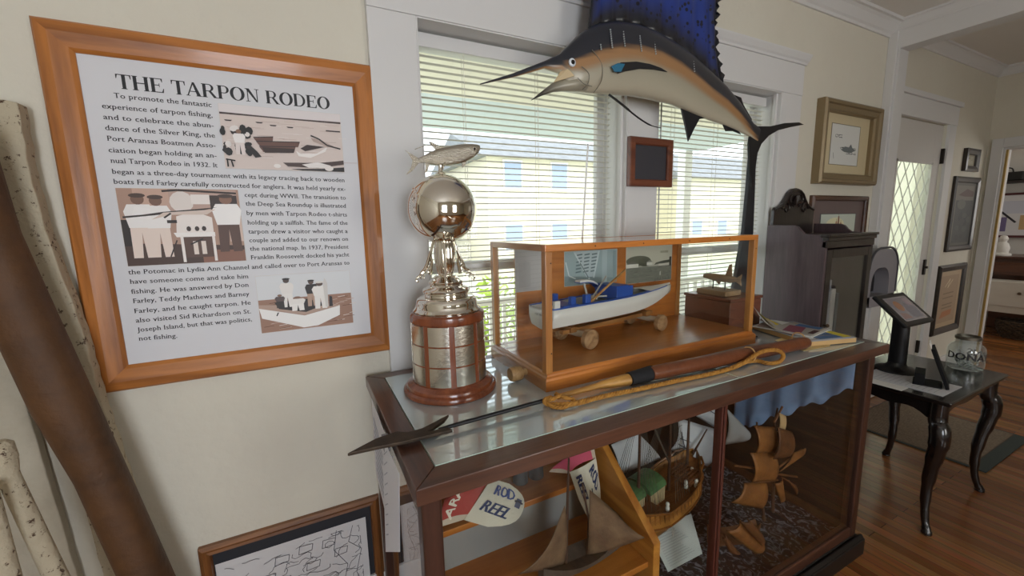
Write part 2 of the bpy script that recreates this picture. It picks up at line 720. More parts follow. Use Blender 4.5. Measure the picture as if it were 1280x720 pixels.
# crown mouldings
prof = [(0, 0), (0, -.1), (.012, -.1), (.018, -.085), (.03, -.075), (.06, -.035), (.075, -.022), (.09, -.02), (.09, 0)]
b = MB()
b.prism([(-x, z) for x, z in prof], (-1.7, WY, CEIL), (0, 1, 0), (0, 0, 1), (5.7, 0, 0))
struct(b.build('trim_2', white_trim))
b = MB()
b.prism([(-x * .45, z * .7) for x, z in prof], (4.0, -2.6, CEIL), (1, 0, 0), (0, 0, 1), (0, 4.24, 0))
struct(b.build('trim_3', white_trim))
b = MB()
b.prism([(-x * .8, z * .8) for x, z in prof], (4.14, WY, CEIL), (0, 1, 0), (0, 0, 1), (2.06, 0, 0))
b.prism([(-x * .8, z * .8) for x, z in prof], (6.2, -2.6, CEIL), (1, 0, 0), (0, 0, 1), (0, 4.24, 0))
struct(b.build('trim_4', white_trim))
b = MB()
for x0, x1 in ((-1.7, 4.0), (5.32, 6.2)):
    b.box((x0, WY - .018, 0), (x1, WY, .17))
    b.box((x0, WY - .026, 0), (x1, WY - .018, .02))
struct(b.build('baseboard_back', white_trim, bevel=.003))

# ---- window casings on the back wall
CY = 1.612
b = MB()
b.box((.271, CY, .60), (W1[0], WY, WZ[1]))                 # left casing
b.box((W1[1], CY, .60), (W2[0], WY, WZ[1]))                # centre casing
b.box((W2[1], CY, .60), (2.905, WY, WZ[1]))                # right casing
struct(b.build('trim_5', white_trim, bevel=.003))
b = MB()
b.box((.271, CY - .003, WZ[1]), (2.905, WY, 2.545))        # head board
b.box((.262, CY - .012, 2.545), (2.915, WY, 2.56))
b.prism([(-.03, 0), (-.042, .012), (-.055, .035), (-.058, .045), (0, .045), (0, 0)], (.245, WY, 2.56), (0, 1, 0), (0, 0, 1), (2.69, 0, 0))
struct(b.build('trim_6', white_trim, bevel=.002))
b = MB()
b.box((.25, 1.585, .70), (2.925, WY + .1, .735))
b.box((.271, CY, .60), (2.905, WY, .70))
struct(b.build('trim_7', white_trim, bevel=.004))

pane = glass('window_pane', 1.35)
for n, (xa, xb) in enumerate((W1, W2)):
    b = MB()                                                # jamb lining, stops and two sashes
    za, zb = WZ
    b.box((xa, CY + .001, za), (xa + .006, 1.81, zb))
    b.box((xb - .006, CY + .001, za), (xb, 1.81, zb))
    b.box((xa, CY + .001, zb - .006), (xb, 1.81, zb))
    b.box((xb - .022, 1.635, za), (xb - .006, 1.655, zb))
    for (z0, z1, y) in ((za, 1.44, 1.755), (1.39, zb, 1.785)):
        b.box((xa + .006, y, z0), (xa + .05, y + .03, z1))
        b.box((xb - .05, y, z0), (xb - .006, y + .03, z1))
        b.box((xa + .05, y, z0), (xb - .05, y + .03, z0 + .05))
        b.box((xa + .05, y, z1 - .045), (xb - .05, y + .03, z1))
    wo = struct(b.build('window_%d' % (n + 1), white_trim, bevel=.002))
    g = MB()
    g.box((xa + .05, 1.768, za + .05), (xb - .05, 1.771, 1.395))
    g.box((xa + .05, 1.798, 1.44), (xb - .05, 1.801, zb - .045))
    g.build('window_pane', pane, wo)

# ---- venetian blinds hung in the window openings
slat_m = mat('blind_slat', 'D6D3CA', .5)
cord_m = mat('blind_cord', 'E8E4DA', .7)
for n, ((xa, xb), lab) in enumerate(((W1, 'white venetian blind in the window behind the silver trophy'), (W2, 'white venetian blind in the window under the tail of the sailfish'))):
    x0, x1 = xa + .018, xb - .022
    YB = 1.715
    t = thing('venetian_blind', lab, 'blind', ((x0 + x1) / 2, YB, .80), group='window blinds')
    h = MB()
    h.box((x0, YB - .02, 2.30), (x1, YB + .02, 2.352))
    h.build('headrail', white_trim, t, bevel=.003)
    s = MB()
    z = 2.275
    while z > .84:
        for k, (ya, yb, da, db) in enumerate(((-.0125, 0, -.0018, .0014), (0, .0125, .0014, -.0014))):
            vs = [(x0, YB + ya, z + da), (x1, YB + ya, z + da), (x1, YB + yb, z + db), (x0, YB + yb, z + db)]
            lo = [(p[0], p[1], p[2] - .0009) for p in vs]
            s.add(vs + lo, [(0, 1, 2, 3), (7, 6, 5, 4), (0, 4, 5, 1), (3, 2, 6, 7), (0, 3, 7, 4), (1, 5, 6, 2)])
        z -= .0262
    s.build('slats', slat_m, t)
    MB().box((x0, YB - .012, .80), (x1, YB + .012, .822)).build('bottom_rail', white_trim, t, bevel=.002)
    for fx in (.2, .56, .97):
        c = MB()
        for dy in (-.013, .013):
            c.tube([(x0 + (x1 - x0) * fx, YB + dy, 2.30), (x0 + (x1 - x0) * fx, YB + dy, .81)], .0011, 5)
        c.build('ladder_cord', cord_m, t)
    if n == 0:
        wd = MB().tube([aty(735, 180, 1.66), aty(727, 312, 1.60)], .0045, 8)
        wd.build('tilt_wand', mat('white_wand', 'FAFAFA', .4), t)
    else:
        c = MB().tube([(xa + .085, 1.675, 2.31), (xa + .083, 1.672, 1.35)], .0035, 6)
        c.build('tilt_wand', mat('grey_wand', 'A7A5A8', .4), t)

# ---- entrance door with leaded glass
dm = mat('door_paint', 'CFCBC6', .4, bump=.04, bscale=20)
b = MB()
dx0, dx1 = D1[0] + .005, D1[1] - .018
gx0, gx1, gz0, gz1 = 4.352, 5.03, .32, 2.066
YD = 1.655
b.box((dx0, YD, .01), (gx0, YD + .045, 2.385))
b.box((gx1, YD, .01), (dx1, YD + .045, 2.385))
b.box((gx0, YD, .01), (gx1, YD + .045, gz0))
b.box((gx0, YD, gz1), (gx1, YD + .045, 2.385))
for (xa, xb, za, zb) in ((gx0, gx0 + .022, gz0, gz1), (gx1 - .022, gx1, gz0, gz1), (gx0, gx1, gz0, gz0 + .022), (gx0, gx1, gz1 - .022, gz1)):
    b.box((xa, YD - .008, za), (xb, YD, zb))
door = struct(b.build('door_1', dm, bevel=.002))
MB().box((gx0, YD + .02, gz0), (gx1, YD + .025, gz1)).build('door_glass', glass('leaded_pane', 1.45, (.97, .99, .93)), door)
b = MB()
gw, gh = gx1 - gx0, gz1 - gz0
zig = [(.0, .33), (.0, .66), (.33, 0.0), (.66, .0)]
for k in range(-6, 14):                                     # long diamonds of came
    for sgn in (1, -1):
        za = gz0 + k * .22
        pts = []
        for q in range(2):
            pts.append((gx0 + gw * q, za + sgn * (q - (0 if sgn > 0 else 0)) * .95))
        (xa, z0), (xb, z1) = pts
        # clip to the pane
        def cl(xa, z0, xb, z1):
            out = []
            ts = [0, 1]
            for lim in (gz0, gz1):
                if (z0 - lim) * (z1 - lim) < 0:
                    ts.append((lim - z0) / (z1 - z0))
            ts = sorted(ts)
            for a, c in zip(ts, ts[1:]):
                m = z0 + (z1 - z0) * (a + c) / 2
                if gz0 < m < gz1:
                    return (xa + (xb - xa) * a, z0 + (z1 - z0) * a), (xa + (xb - xa) * c, z0 + (z1 - z0) * c)
        e = cl(xa, z0, xb, z1)
        if e:
            b.bar((e[0][0], YD + .016, e[0][1]), (e[1][0], YD + .016, e[1][1]), .0055, .006, up=(0, 1, 0))
b.build('lead_came', mat('lead', 'D9D8D0', .5), door)
b = MB()
b.box((D1[1] - .018, 1.632, 2.06), (D1[1] + .012, 1.66, 2.19))
b.box((D1[1] - .02, 1.632, .30), (D1[1] + .012, 1.66, .42))
b.build('hinge', mat('dark_iron', '2B2622', .45, metal=.6), door, bevel=.003)
b = MB()
b.box((5.10, 1.64, 1.06), (5.135, YD, 1.20))
b.tube([(5.117, 1.64, 1.13), (5.117, 1.625, 1.13)], .012, 8)
b.build('latch', mat('dark_iron'), door, bevel=.002)
b = MB()
b.box((D1[1], 1.617, 0), (5.325, WY, 2.39))
b.box((4.14, 1.617, 0), (D1[0], WY, 2.39))
b.box((4.14, 1.614, 2.39), (5.33, WY, 2.545))
b.box((4.14, 1.595, 2.545), (5.35, WY, 2.585))
struct(b.build('trim_8', white_trim, bevel=.003))

# ---- doorway in the right wall and the room behind it
b = MB()
b.box((6.175, 1.53, 0), (6.2, 1.61, 2.33))
b.box((6.175, .37, 0), (6.2, .45, 2.33))
b.box((6.175, .45, 2.24), (6.2, 1.53, 2.33))
b.box((6.2, 1.515, 0), (6.36, 1.53, 2.24))
b.box((6.2, .45, 2.225), (6.36, 1.515, 2.24))
struct(b.build('trim_9', white_trim, bevel=.003))
MB().box((6.21, 1.50, .02), (6.235, 1.516, 2.22)).build('door_stop', mat('old_brass', 'B89A5A', .4, metal=.3)).__setitem__('kind', 'structure')
far_wall = mat('far_room_paint', 'E4E2DE', .8, bump=.1)
struct(wall_x(9.0, 9.2, -2.78, 3.2, 0, CEIL, []).build('wall_far', far_wall))
struct(MB().box((6.36, -2.78, 0), (9.0, -2.6, CEIL)).build('wall_far_front', far_wall))
struct(MB().box((6.36, 3.0, 0), (9.0, 3.2, CEIL)).build('wall_far_back', far_wall))
struct(MB().box((6.36, 1.81, 0), (6.5, 3.0, CEIL)).build('wall_far_side', shade_m))

# ---- outside: porch ceiling, lawn, the neighbours' houses
struct(MB().box((-2, 2.7, 2.44), (4.4, 3.6, 2.5)).build('porch_beam', mat('pale_blue_paint', 'D5E2EA', .7)))
struct(MB().box((-2, 1.83, 2.44), (4.4, 2.7, 2.5)).build('porch_ceiling', mat('porch_ceiling_paint', 'F4F0E2', .8)))
lawn = mat('lawn', 'DADBC8', .9, noise=.5, nscale=6, col2='C6CBAE')
struct(MB().box((-30, 1.9, -1.0), (60, 80, -.8)).build('ground_outside', lawn))
struct(MB().box((-2, 1.82, -.8), (6.3, 3.9, -.1)).build('porch_floor', mat('porch_boards', 'D9D4C8', .7)))
win_m = mat('far_window', 'A4B4D2', .15)
hw = mat('house_cream', 'E6DFC6', .8)
hb = mat('house_trim', 'F4F3EE', .7)
hr = mat('house_roof', '9FA3A6', .8, noise=.4, nscale=3)


def house(label, x0, x1, y0, y1, h, m, gable=1.6):
    t = thing('house', label, 'house', ((x0 + x1) / 2, (y0 + y1) / 2, -.8))
    MB().box((x0, y0, -.8), (x1, y1, h)).build('house_wall', m, t)
    b = MB()
    ym = (y0 + y1) / 2
    b.prism([(y0 - .4, h), (y1 + .4, h), (ym, h + gable)], (x0 - .4, 0, 0), (0, 1, 0), (0, 0, 1), (x1 - x0 + .8, 0, 0))
    b.build('roof', hr, t)
    n = max(2, int((x1 - x0) / 2.2))
    for i in range(n):
        xc = x0 + (i + .5) * (x1 - x0) / n
        for z in ([.6] if h < 3 else [.4, 3.2]):
            if z + 1.4 > h:
                continue
            f = MB()
            f.box((xc - .5, y0 - .05, z), (xc + .5, y0, z + 1.3))
            fo = f.build('house_window', hb, t)
            MB().box((xc - .42, y0 - .07, z + .08), (xc + .42, y0 - .05, z + 1.22)).build('glazing', win_m, fo)
    return t


house('cream two-storey house seen through the blind behind the trophy', 7.5, 17.5, 17, 24, 4.6, hw)
house('pale blue house with grey roof seen through the blinds on the left', -3, 5.2, 19, 26, 2.6, mat('house_blue', 'C2C9E0', .8))
house('long cream house seen through the right window blind', 21, 40, 18, 26, 4.2, hw, 2.2)
# a shrub outside the window behind the trophy
shb = thing('shrub', 'yellow-green shrub outside, seen through the blind beside the boat case', 'shrub', (2.45, 5.2, -.8))
b = MB()
rsh = random.Random(6)
for k in range(420):
    a, e_ = rsh.random() * 6.28, math.acos(2 * rsh.random() - 1)
    rr_ = .62 * rsh.random() ** .33
    c = V(2.45 + rr_ * math.sin(e_) * math.cos(a) * .9, 5.2 + rr_ * math.sin(e_) * math.sin(a) * .9, .15 + rr_ * math.cos(e_) * 1.3)
    d1 = V(rsh.uniform(-1, 1), rsh.uniform(-1, 1), rsh.uniform(-1, 1)).normalized()
    d2 = d1.orthogonal().normalized()
    b.add([c - d1 * .08, c + d2 * .035, c + d1 * .08, c - d2 * .035], [(0, 1, 2, 3)])
b.build('foliage', mat('shrub_leaf', 'B7CC4A', .7, noise=.5, nscale=5, col2='86A83A'), shb)
b = MB()
for k in range(5):
    a = k * 1.26
    b.tube([(2.45, 5.2, -.8), (2.45 + .15 * math.cos(a), 5.2 + .15 * math.sin(a), -.2), (2.45 + .4 * math.cos(a), 5.2 + .4 * math.sin(a), .4)], [.03, .022, .01], 7)
b.build('stem', mat('shrub_stem', '6A5238', .8), shb)
# white porch railing outside
rt = thing('porch_railing', 'white porch railing with balusters outside the right window', 'railing', (3.2, 3.5, -.1))
MB().box((-1.8, 3.47, .86), (6.2, 3.53, .92)).build('top_rail', hb, rt)
MB().box((-1.8, 3.48, .02), (6.2, 3.52, .07)).build('bottom_rail', hb, rt)
b = MB()
x = -1.7
while x < 6.1:
    b.box((x, 3.485, .07), (x + .03, 3.515, .86))
    x += .14
b.build('balusters', hb, rt)
for x in (-1.4, 4.2):
    struct(MB().box((x, 3.60, -.1), (x + .12, 3.72, 2.5)).build('trim_10', hb, bevel=.01))
# ================================================================== frames and pictures on the back wall
def mould_frame(name, mats, parent, O, U, W, prof):
    """picture frame moulding round the rectangle O,U,W: prof = (inset, height off the wall) from the outer edge to the inner"""
    O, U, W = Vector(O), Vector(U), Vector(W)
    N = U.cross(W).normalized()
    u, w_ = U.normalized(), W.normalized()
    b = MB()
    loops = []
    for t, h in prof:
        loops.append([O + u * t + w_ * t + N * h, O + U - u * t + w_ * t + N * h, O + U + W - u * t - w_ * t + N * h, O + W + u * t - w_ * t + N * h])
    for a, c in zip(loops, loops[1:]):
        for k in range(4):
            b.m = (k % 2) if len(mats) > 1 else 0
            k2 = (k + 1) % 4
            b.add([a[k], a[k2], c[k2], c[k]], [(0, 1, 2, 3)])
    return b.build(name, mats, parent)


def framed(name, label, cat, x0, x1, z0, z1, prof, mats, group=None, y=WY):
    t = thing(name, label, cat, ((x0 + x1) / 2, y, z0), group=group)
    mould_frame('frame', mats, t, (x0, y, z0), (x1 - x0, 0, 0), (0, 0, z1 - z0), prof)
    return t


pine_h = wood('pine_h', 'B87230', '884E1A', 0, 10, .38, .25, .55)
pine_v = wood('pine_v', 'B87230', '884E1A', 2, 10, .38, .25, .55)
paper_m = colmat('printed_paper', .5)

SX0, SX1, SZ0, SZ1 = -.587, .284, 1.124, 2.174
t = framed('framed_sign', 'large pine-framed sign telling the story of the tarpon rodeo', 'sign', SX0, SX1, SZ0, SZ1,
           [(0, 0), (0, .02), (.006, .026), (.03, .028), (.066, .018), (.076, .012), (.076, .004)], [pine_h, pine_v])
px0, px1, pz0, pz1 = SX0 + .074, SX1 - .074, SZ0 + .074, SZ1 - .074
PY = WY - .008
pp = Pic((px0, PY, pz0), (px1 - px0, 0, 0), (0, 0, pz1 - pz0))
pp.rect(0, 0, 1, 1, 'D9D9DD')


def P2(x, y):
    """pixel on the poster -> poster coordinates"""
    q = aty(x, y, PY)
    return (q.x - px0) / (px1 - px0), (q.z - pz0) / (pz1 - pz0)


# -- headline in hand-built roman capitals
def ring(cx, cy, a, b, ai, bi, t0=0, t1=360, n=22):
    out = []
    for i in range(n):
        u0, u1 = R(t0 + (t1 - t0) * i / n), R(t0 + (t1 - t0) * (i + 1) / n)
        out.append([(cx + a * math.cos(u0), cy + b * math.sin(u0)), (cx + a * math.cos(u1), cy + b * math.sin(u1)),
                    (cx + ai * math.cos(u1), cy + bi * math.sin(u1)), (cx + ai * math.cos(u0), cy + bi * math.sin(u0))])
    return out


def rc(x0, y0, x1, y1):
    return [(x0, y0), (x1, y0), (x1, y1), (x0, y1)]


def stem(x, w_=.17, s=.09):
    return [rc(x - .02, 0, x + w_ + .03, 1), rc(x - s, 0, x + w_ + s, .05), rc(x - s, .95, x + w_ + s, 1)]


GL = {
    'T': (.92, stem(.37) + [rc(.02, .94, .90, 1), [(.02, 1), (.02, .70), (.06, .70), (.12, .94)], [(.90, 1), (.80, .94), (.86, .70), (.90, .70)]]),
    'H': (1.06, stem(.11) + stem(.77) + [rc(.2, .48, .85, .55)]),
    'E': (.90, stem(.11) + [rc(.2, .94, .80, 1), rc(.2, 0, .82, .06), rc(.2, .49, .60, .55), [(.80, 1), (.70, .94), (.76, .74), (.80, .74)],
                            [(.82, 0), (.86, .30), (.82, .30), (.72, .06)], rc(.57, .38, .61, .66)]),
    'A': (1.02, [[(.05, 0), (.14, 0), (.52, .92), (.46, 1)], [(.43, 1), (.58, 1), (.97, 0), (.71, 0)], rc(.25, .30, .74, .36), rc(0, 0, .26, .05), rc(.64, 0, 1.02, .05)]),
    'R': (1.04, stem(.11) + [rc(.2, .94, .52, 1), rc(.2, .46, .52, .52)] + ring(.50, .73, .32, .27, .15, .21, -90, 90, 12) + [[(.46, .48), (.64, .50), (.98, .05), (.80, 0)], rc(.78, 0, 1.06, .05)]),
    'P': (.88, stem(.11) + [rc(.2, .94, .52, 1), rc(.2, .43, .52, .49)] + ring(.50, .715, .33, .285, .16, .225, -90, 90, 12)),
    'O': (1.06, ring(.52, .5, .52, .52, .28, .46)),
    'N': (1.06, [rc(.16, 0, .23, 1), rc(.83, 0, .90, 1), [(.06, 1), (.32, 1), (.92, 0), (.78, 0)], rc(.04, 0, .36, .05), rc(.70, .95, 1.02, 1), rc(.02, .95, .2, 1)]),
    'D': (1.02, stem(.11) + [rc(.2, .94, .46, 1), rc(.2, 0, .46, .06)] + ring(.44, .5, .52, .5, .33, .44, -90, 90, 14)),
    ' ': (.42, []),
}
(hx0, hy0), (hx1, hy1) = P2(146, 110.5), P2(413, 137)
(_, hyt) = P2(141, 91)
caph = hyt - P2(146, 110.5)[1]
tot = sum(GL[c][0] for c in 'THE TARPON RODEO')
adv = 0
pp.k += 1
for ch in 'THE TARPON RODEO':
    a, polys = GL[ch]
    for poly in polys:
        pts = []
        for x, y in poly:
            fx = (adv + x) / tot
            pts.append((hx0 + (hx1 - hx0) * fx, hy0 + (hy1 - hy0) * fx + y * caph * .96))
        pp.k -= 1
        pp.poly(pts, '17171C')
    adv += a
pp.k += 2
# -- body text: pixel of the line's start and end
LINES = [
    ('To promote the fantastic', 0, 365, 313, 677, 343), ('experience of tarpon fishing,', 0, 327, 346, 680, 376), ('and to celebrate the abun-', 0, 331, 381, 684, 409),
    ('dance of the Silver King, the', 0, 337, 416, 688, 441), ('Port Aransas Boatmen Asso-', 0, 343, 450, 690, 473), ('ciation began holding an an-', 0, 348, 487, 693, 505),
    ('nual Tarpon Rodeo in 1932. It', 0, 354, 521, 696, 536), ('began as a three-day tournament with its legacy tracing back to wooden', 0, 359, 556, 1103, 583),
    ('boats Fred Farley carefully constructed for anglers. It was held yearly ex-', 0, 364, 588, 1105, 611), ('cept during WWII. The transition to', 0, 783, 630, 1106, 639),
    ('the Deep Sea Roundup is illustrated', 0, 786, 658, 1107, 665), ('by men with Tarpon Rodeo t-shirts', 0, 789, 688, 1110, 693),
    ('holding up a sailfish. The fame of the', 1, 792, 104, 1112, 105), ('tarpon drew a visitor who caught a', 1, 795, 133, 1113, 131), ('couple and added to our renown on', 1, 798, 161, 1114, 156),
    ('the national map. In 1937, President', 1, 800, 188, 1115, 181), ('Franklin Roosevelt docked his yacht', 1, 803, 216, 1117, 206),
    ('the Potomac in Lydia Ann Channel and called over to Port Aransas to', 1, 411, 264, 1118, 232), ('have someone come and take him', 1, 416, 294, 795, 276),
    ('fishing. He was answered by Don', 1, 420, 326, 796, 303), ('Farley, Teddy Mathews and Barney', 1, 426, 356, 798, 332), ('Farley, and he caught tarpon. He', 1, 430, 388, 802, 360),
    ('also visited Sid Richardson on St.', 1, 435, 418, 803, 388), ('Joseph Island, but that was politics,', 1, 440, 448, 806, 413), ('not fishing.', 1, 444, 476, 567, 466)]
for s, g, xa, ya, xb, yb in LINES:
    (u0, v0), (u1, v1) = P2(xa / 2.56, ya / 2.56 + 240 * g), P2(xb / 2.56, yb / 2.56 + 240 * g)
    H_ = (pz1 - pz0) / (px1 - px0)
    hgt = .0158
    pp.text(s, u0, v0, hgt, '26262C', width=math.hypot(u1 - u0, (v1 - v0) * H_), dx=(u1 - u0, (v1 - v0) * H_), bold=.0009, serif=True)
    pp.k -= 1
pp.build('poster', t)


def photo_on(parent, tl, tr, br, bl, draw, Y=PY - .003, name='photograph'):
    a, c, d, e = (aty(*q, Y) for q in (tl, tr, br, bl))
    x0, x1 = (a.x + e.x) / 2, (c.x + d.x) / 2
    z0, z1 = (d.z + e.z) / 2, (a.z + c.z) / 2
    b = MB()
    b.col = 'D8D2CC'
    b.box((x0 - .001, Y, z0 - .001), (x1 + .001, Y + .0025, z1 + .001))
    p = Pic((x0, Y - .0001, z0), (x1 - x0, 0, 0), (0, 0, z1 - z0), mb=b)
    draw(p)
    p.build(name, parent)


rnd = random.Random(3)


def man(p, x, y, h, top, legs, skin='8A6A58', hat=None, wd=.3):
    """small printed figure standing at x,y of height h"""
    w_ = h * wd
    p.poly([(x - w_ * .42, y), (x - w_ * .08, y), (x, y + h * .40), (x + w_ * .08, y), (x + w_ * .42, y), (x + w_ * .40, y + h * .5), (x - w_ * .40, y + h * .5)], legs)
    p.poly([(x - w_ * .42, y + h * .47), (x + w_ * .42, y + h * .47), (x + w_ * .55, y + h * .72), (x + w_ * .40, y + h * .83), (x - w_ * .40, y + h * .83), (x - w_ * .55, y + h * .72)], top)
    p.ell(x, y + h * .91, w_ * .24, h * .085, skin)
    if hat:
        p.ell(x, y + h * .965, w_ * .3, h * .035, hat)


def harbour(p):
    p.rect(0, 0, 1, 1, 'DCCDC6')
    p.rect(0, .85, 1, 1, 'E4DCDC')
    p.poly([(0, .845), (1, .835), (1, .868), (.5, .86), (0, .875)], '4A3A38')
    for i in range(46):
        x, y = rnd.random(), .1 + rnd.random() * .7
        p.line([(x, y), (x + .06 + rnd.random() * .1, y + .005)], .003, rnd.choice(['C4AFA6', 'B89F96', 'EDE3E0']))
    for x, y in ((.03, .76), (.27, .76), (.38, .73), (.52, .72)):
        p.poly([(x, y), (x + .06, y), (x + .05, y - .02), (x + .01, y - .02)], '3A2C2A')
    p.line([(.86, .70), (.99, .70)], .012, '3A2C2A')
    for x, y, l in ((.24, .50, .16), (.26, .44, .36), (.28, .36, .30)):
        p.poly([(x, y), (x + l, y + .03), (x + l * .95, y - .05), (x + .03, y - .08)], '6B4A40')
        p.line([(x, y + .01), (x + l, y + .035)], .008, '2A1E1C')
    p.poly([(.30, .36), (.57, .36), (.56, .29), (.32, .27)], '37251F')
    p.poly([(.58, .33), (.62, .28), (.76, .30), (.86, .42), (.84, .34), (.70, .22), (.60, .24)], 'F4EEEA')
    p.poly([(.62, .37), (.68, .44), (.84, .42), (.66, .33)], '3B2B28')
    p.poly([(.72, .56), (.80, .54), (.92, .44), (.86, .42), (.74, .50)], 'B9A49A')
    p.line([(.72, .60), (.79, .55), (.86, .45)], .014, '2A2020')
    p.line([(.86, .45), (.93, .42), (.98, .40)], .014, '2A2020')
    for i in range(34):
        x, y = rnd.random() * .24, .26 + rnd.random() * .4
        p.ell(x, y, .012 + rnd.random() * .02, .03 + rnd.random() * .04, rnd.choice(['15110F', '241A18', '2F2220', 'E9E2DE', '15110F']), 8)
    man(p, .13, .22, .40, 'F3EEEC', 'E6DAD6', wd=.22)
    p.poly([(.20, .40), (.26, .28), (.29, .20), (.24, .18), (.21, .26)], '1C1412')
    p.poly([(.46, .12), (.78, .14), (1, .20), (1, .13), (.76, .05), (.50, .06)], '4B3A35')
    p.poly([(.62, .10), (.76, .15), (.88, .10), (.86, .06), (.68, .05)], 'EFE9E6')
    p.poly([(.52, .02), (.62, 0), (1, 0), (1, .08), (.80, .04)], '201816')
    p.ell(.41, .06, .03, .035, 'F2ECE8')
    p.ell(.86, .05, .04, .045, 'EDE6E2')
    p.line([(.01, .14), (.08, .12)], .012, '1C1412')
    p.line([(.02, .14), (.02, .02)], .012, '1C1412')
    p.line([(.05, .12), (.06, .02)], .012, '1C1412')


def catch(p):
    p.rect(0, 0, 1, 1, 'B08E7C')
    p.poly([(0, 0), (1, 0), (1, .22), (0, .30)], '4A332A')
    p.poly([(.62, 0), (1, 0), (1, .16), (.62, .18)], '8A5E4C')
    p.rect(0, .26, .12, .60, '2B201C')
    p.rect(.12, .62, .40, 1, 'C9A795')
    p.rect(.40, .70, .98, .99, 'BFA093')
    p.line([(.35, .97), (.48, .985), (.98, .95)], .02, '2C201C')
    p.ell(.50, .83, .10, .14, 'E6DCD6')
    p.rect(.58, .80, .74, .93, 'EFE7E2')
    p.rect(.74, .70, .98, .92, '3A2A24')
    p.rect(.88, .28, 1, .62, 'D9C0B2')
    for x, h in ((.15, .84), (.29, .82)):
        man(p, x, .10, h, 'F3EFED', 'EBD9CE', '7A5A4A', '4A3830', .26)
    p.poly([(.08, .62), (.24, .60), (.24, .74), (.12, .77)], 'F6F2F0')
    p.poly([(.42, .36), (.74, .36), (.74, .62), (.60, .70), (.44, .64)], 'F2E9E4')
    man(p, .88, .14, .80, 'F8F5F3', '5A3F34', '8A6450', '4A3830', .30)
    p.poly([(.02, .62), (.30, .66), (.62, .70), (.80, .76), (.62, .735), (.34, .70), (.18, .665), (.02, .645)], '2F231F')
    p.poly([(.24, .60), (.40, .66), (.70, .66), (.78, .73), (.56, .71), (.34, .69)], 'DCC9BE')
    p.line([(.34, .62), (.40, .68)], .016, '2A1F1B')
    p.rect(.36, .55, .44, .59, '2A1F1B')
    p.poly([(.40, .42), (.75, .42), (.75, .36), (.42, .36)], 'F7F2EF')
    p.rect(.45, .02, .475, .38, 'F3ECE8')
    p.rect(.72, .02, .745, .38, 'F3ECE8')
    p.rect(.475, .08, .72, .36, '5A4036')
    p.rect(.55, .12, .59, .30, 'E8DAD0')
    p.rect(.62, .12, .66, .30, 'E8DAD0')
    for x in (.53, .60, .66):
        p.ell(x, .47, .02, .035, '3A2B26', 8)
    p.line([(.53, .26), (.64, .33)], .014, '2A1F1B')
    p.line([(.35, .10), (.42, .32)], .012, '3A2B26')


def skiff_photo(p):
    p.rect(0, 0, 1, 1, 'A07A66')
    p.rect(0, .58, 1, 1, 'DDDFE2')
    for i in range(60):
        x, y = rnd.random(), rnd.random() * .54
        p.line([(x, y), (x + .05 + rnd.random() * .08, y + .012)], .006, rnd.choice(['6B4636', 'C9B0A2', '7E5646', 'E6DAD2']))
    p.poly([(0, .44), (.46, .24), (.86, .36), (.85, .18), (.60, .03), (.44, .02), (.02, .26)], 'F3F1EF')
    p.poly([(0, .50), (.30, .46), (.80, .38), (.86, .36), (.46, .25), (0, .44)], 'B89C8C')
    p.poly([(.16, .52), (.50, .54), (.72, .42), (.48, .30), (.20, .40)], '2A2120')
    man(p, .30, .42, .52, 'EDE8E4', 'F0ECE8', '4A3830', '2C2220', .26)
    man(p, .22, .42, .24, '5A4A48', '2F2826', wd=.4)
    man(p, .40, .34, .26, 'EFEAE6', 'F4F0EC', wd=.6)
    man(p, .56, .40, .48, '262020', 'B99B88', '5A463C', '2C2220', .26)
    man(p, .65, .34, .50, 'F2EEEA', 'F0ECE8', '5A463C', 'E2DED8', .32)
    p.poly([(.70, .36), (.73, .36), (.74, .80), (.71, .90), (.69, .78)], 'D8D4D0')
    p.poly([(.74, .36), (.78, .36), (.78, .54), (.75, .56)], '2A2426')
    p.line([(.17, .28), (.19, .34)], .012, '2A2120')


photo_on(t, (274, 129), (426, 143.5), (429, 215), (281, 210), harbour)
photo_on(t, (144, 234.4), (298, 238), (307, 326.5), (160, 332), catch)
photo_on(t, (320, 344.5), (438, 339), (440, 404), (326.3, 416), skiff_photo)

# ---- map drawing in a brown frame, low on the wall
fr_h = wood('brown_frame_h', '8C5A30', '5A3418', 0, 9, .4, .2)
fr_v = wood('brown_frame_v', '8C5A30', '5A3418', 2, 9, .4, .2)
mx0, mx1, mz0, mz1 = -.413, .188, .045, .521
t = framed('framed_drawing', 'ink map drawing with black mat in brown frame, low beside the display case', 'picture', mx0, mx1, mz0, mz1,
           [(0, 0), (0, .016), (.012, .024), (.022, .018), (.032, .020), (.036, .008), (.036, .004)], [fr_h, fr_v])
p = Pic((mx0 + .034, WY - .006, mz0 + .034), (mx1 - mx0 - .068, 0, 0), (0, 0, mz1 - mz0 - .068))
p.rect(0, 0, 1, 1, '24262C')
p.build('mat_board', t)
p = Pic((mx0 + .04, WY - .009, mz0 + .07), (.505, 0, 0), (0, 0, .325))
p.rect(0, 0, 1, 1, 'D4D2D2')
rm = random.Random(11)


def sketch(p, rm, n, x0, x1, y0, y1, col='4A4A52', wd=.0035, seg=.03):
    for i in range(n):
        x, y = x0 + rm.random() * (x1 - x0), y0 + rm.random() * (y1 - y0)
        a = rm.random() * 6.28
        pts = [(x, y)]
        for j in range(rm.randint(3, 8)):
            a += rm.uniform(-1.2, 1.2)
            x, y = min(x1, max(x0, x + seg * math.cos(a))), min(y1, max(y0, y + seg * 1.4 * math.sin(a)))
            pts.append((x, y))
        p.line(pts, wd, col)


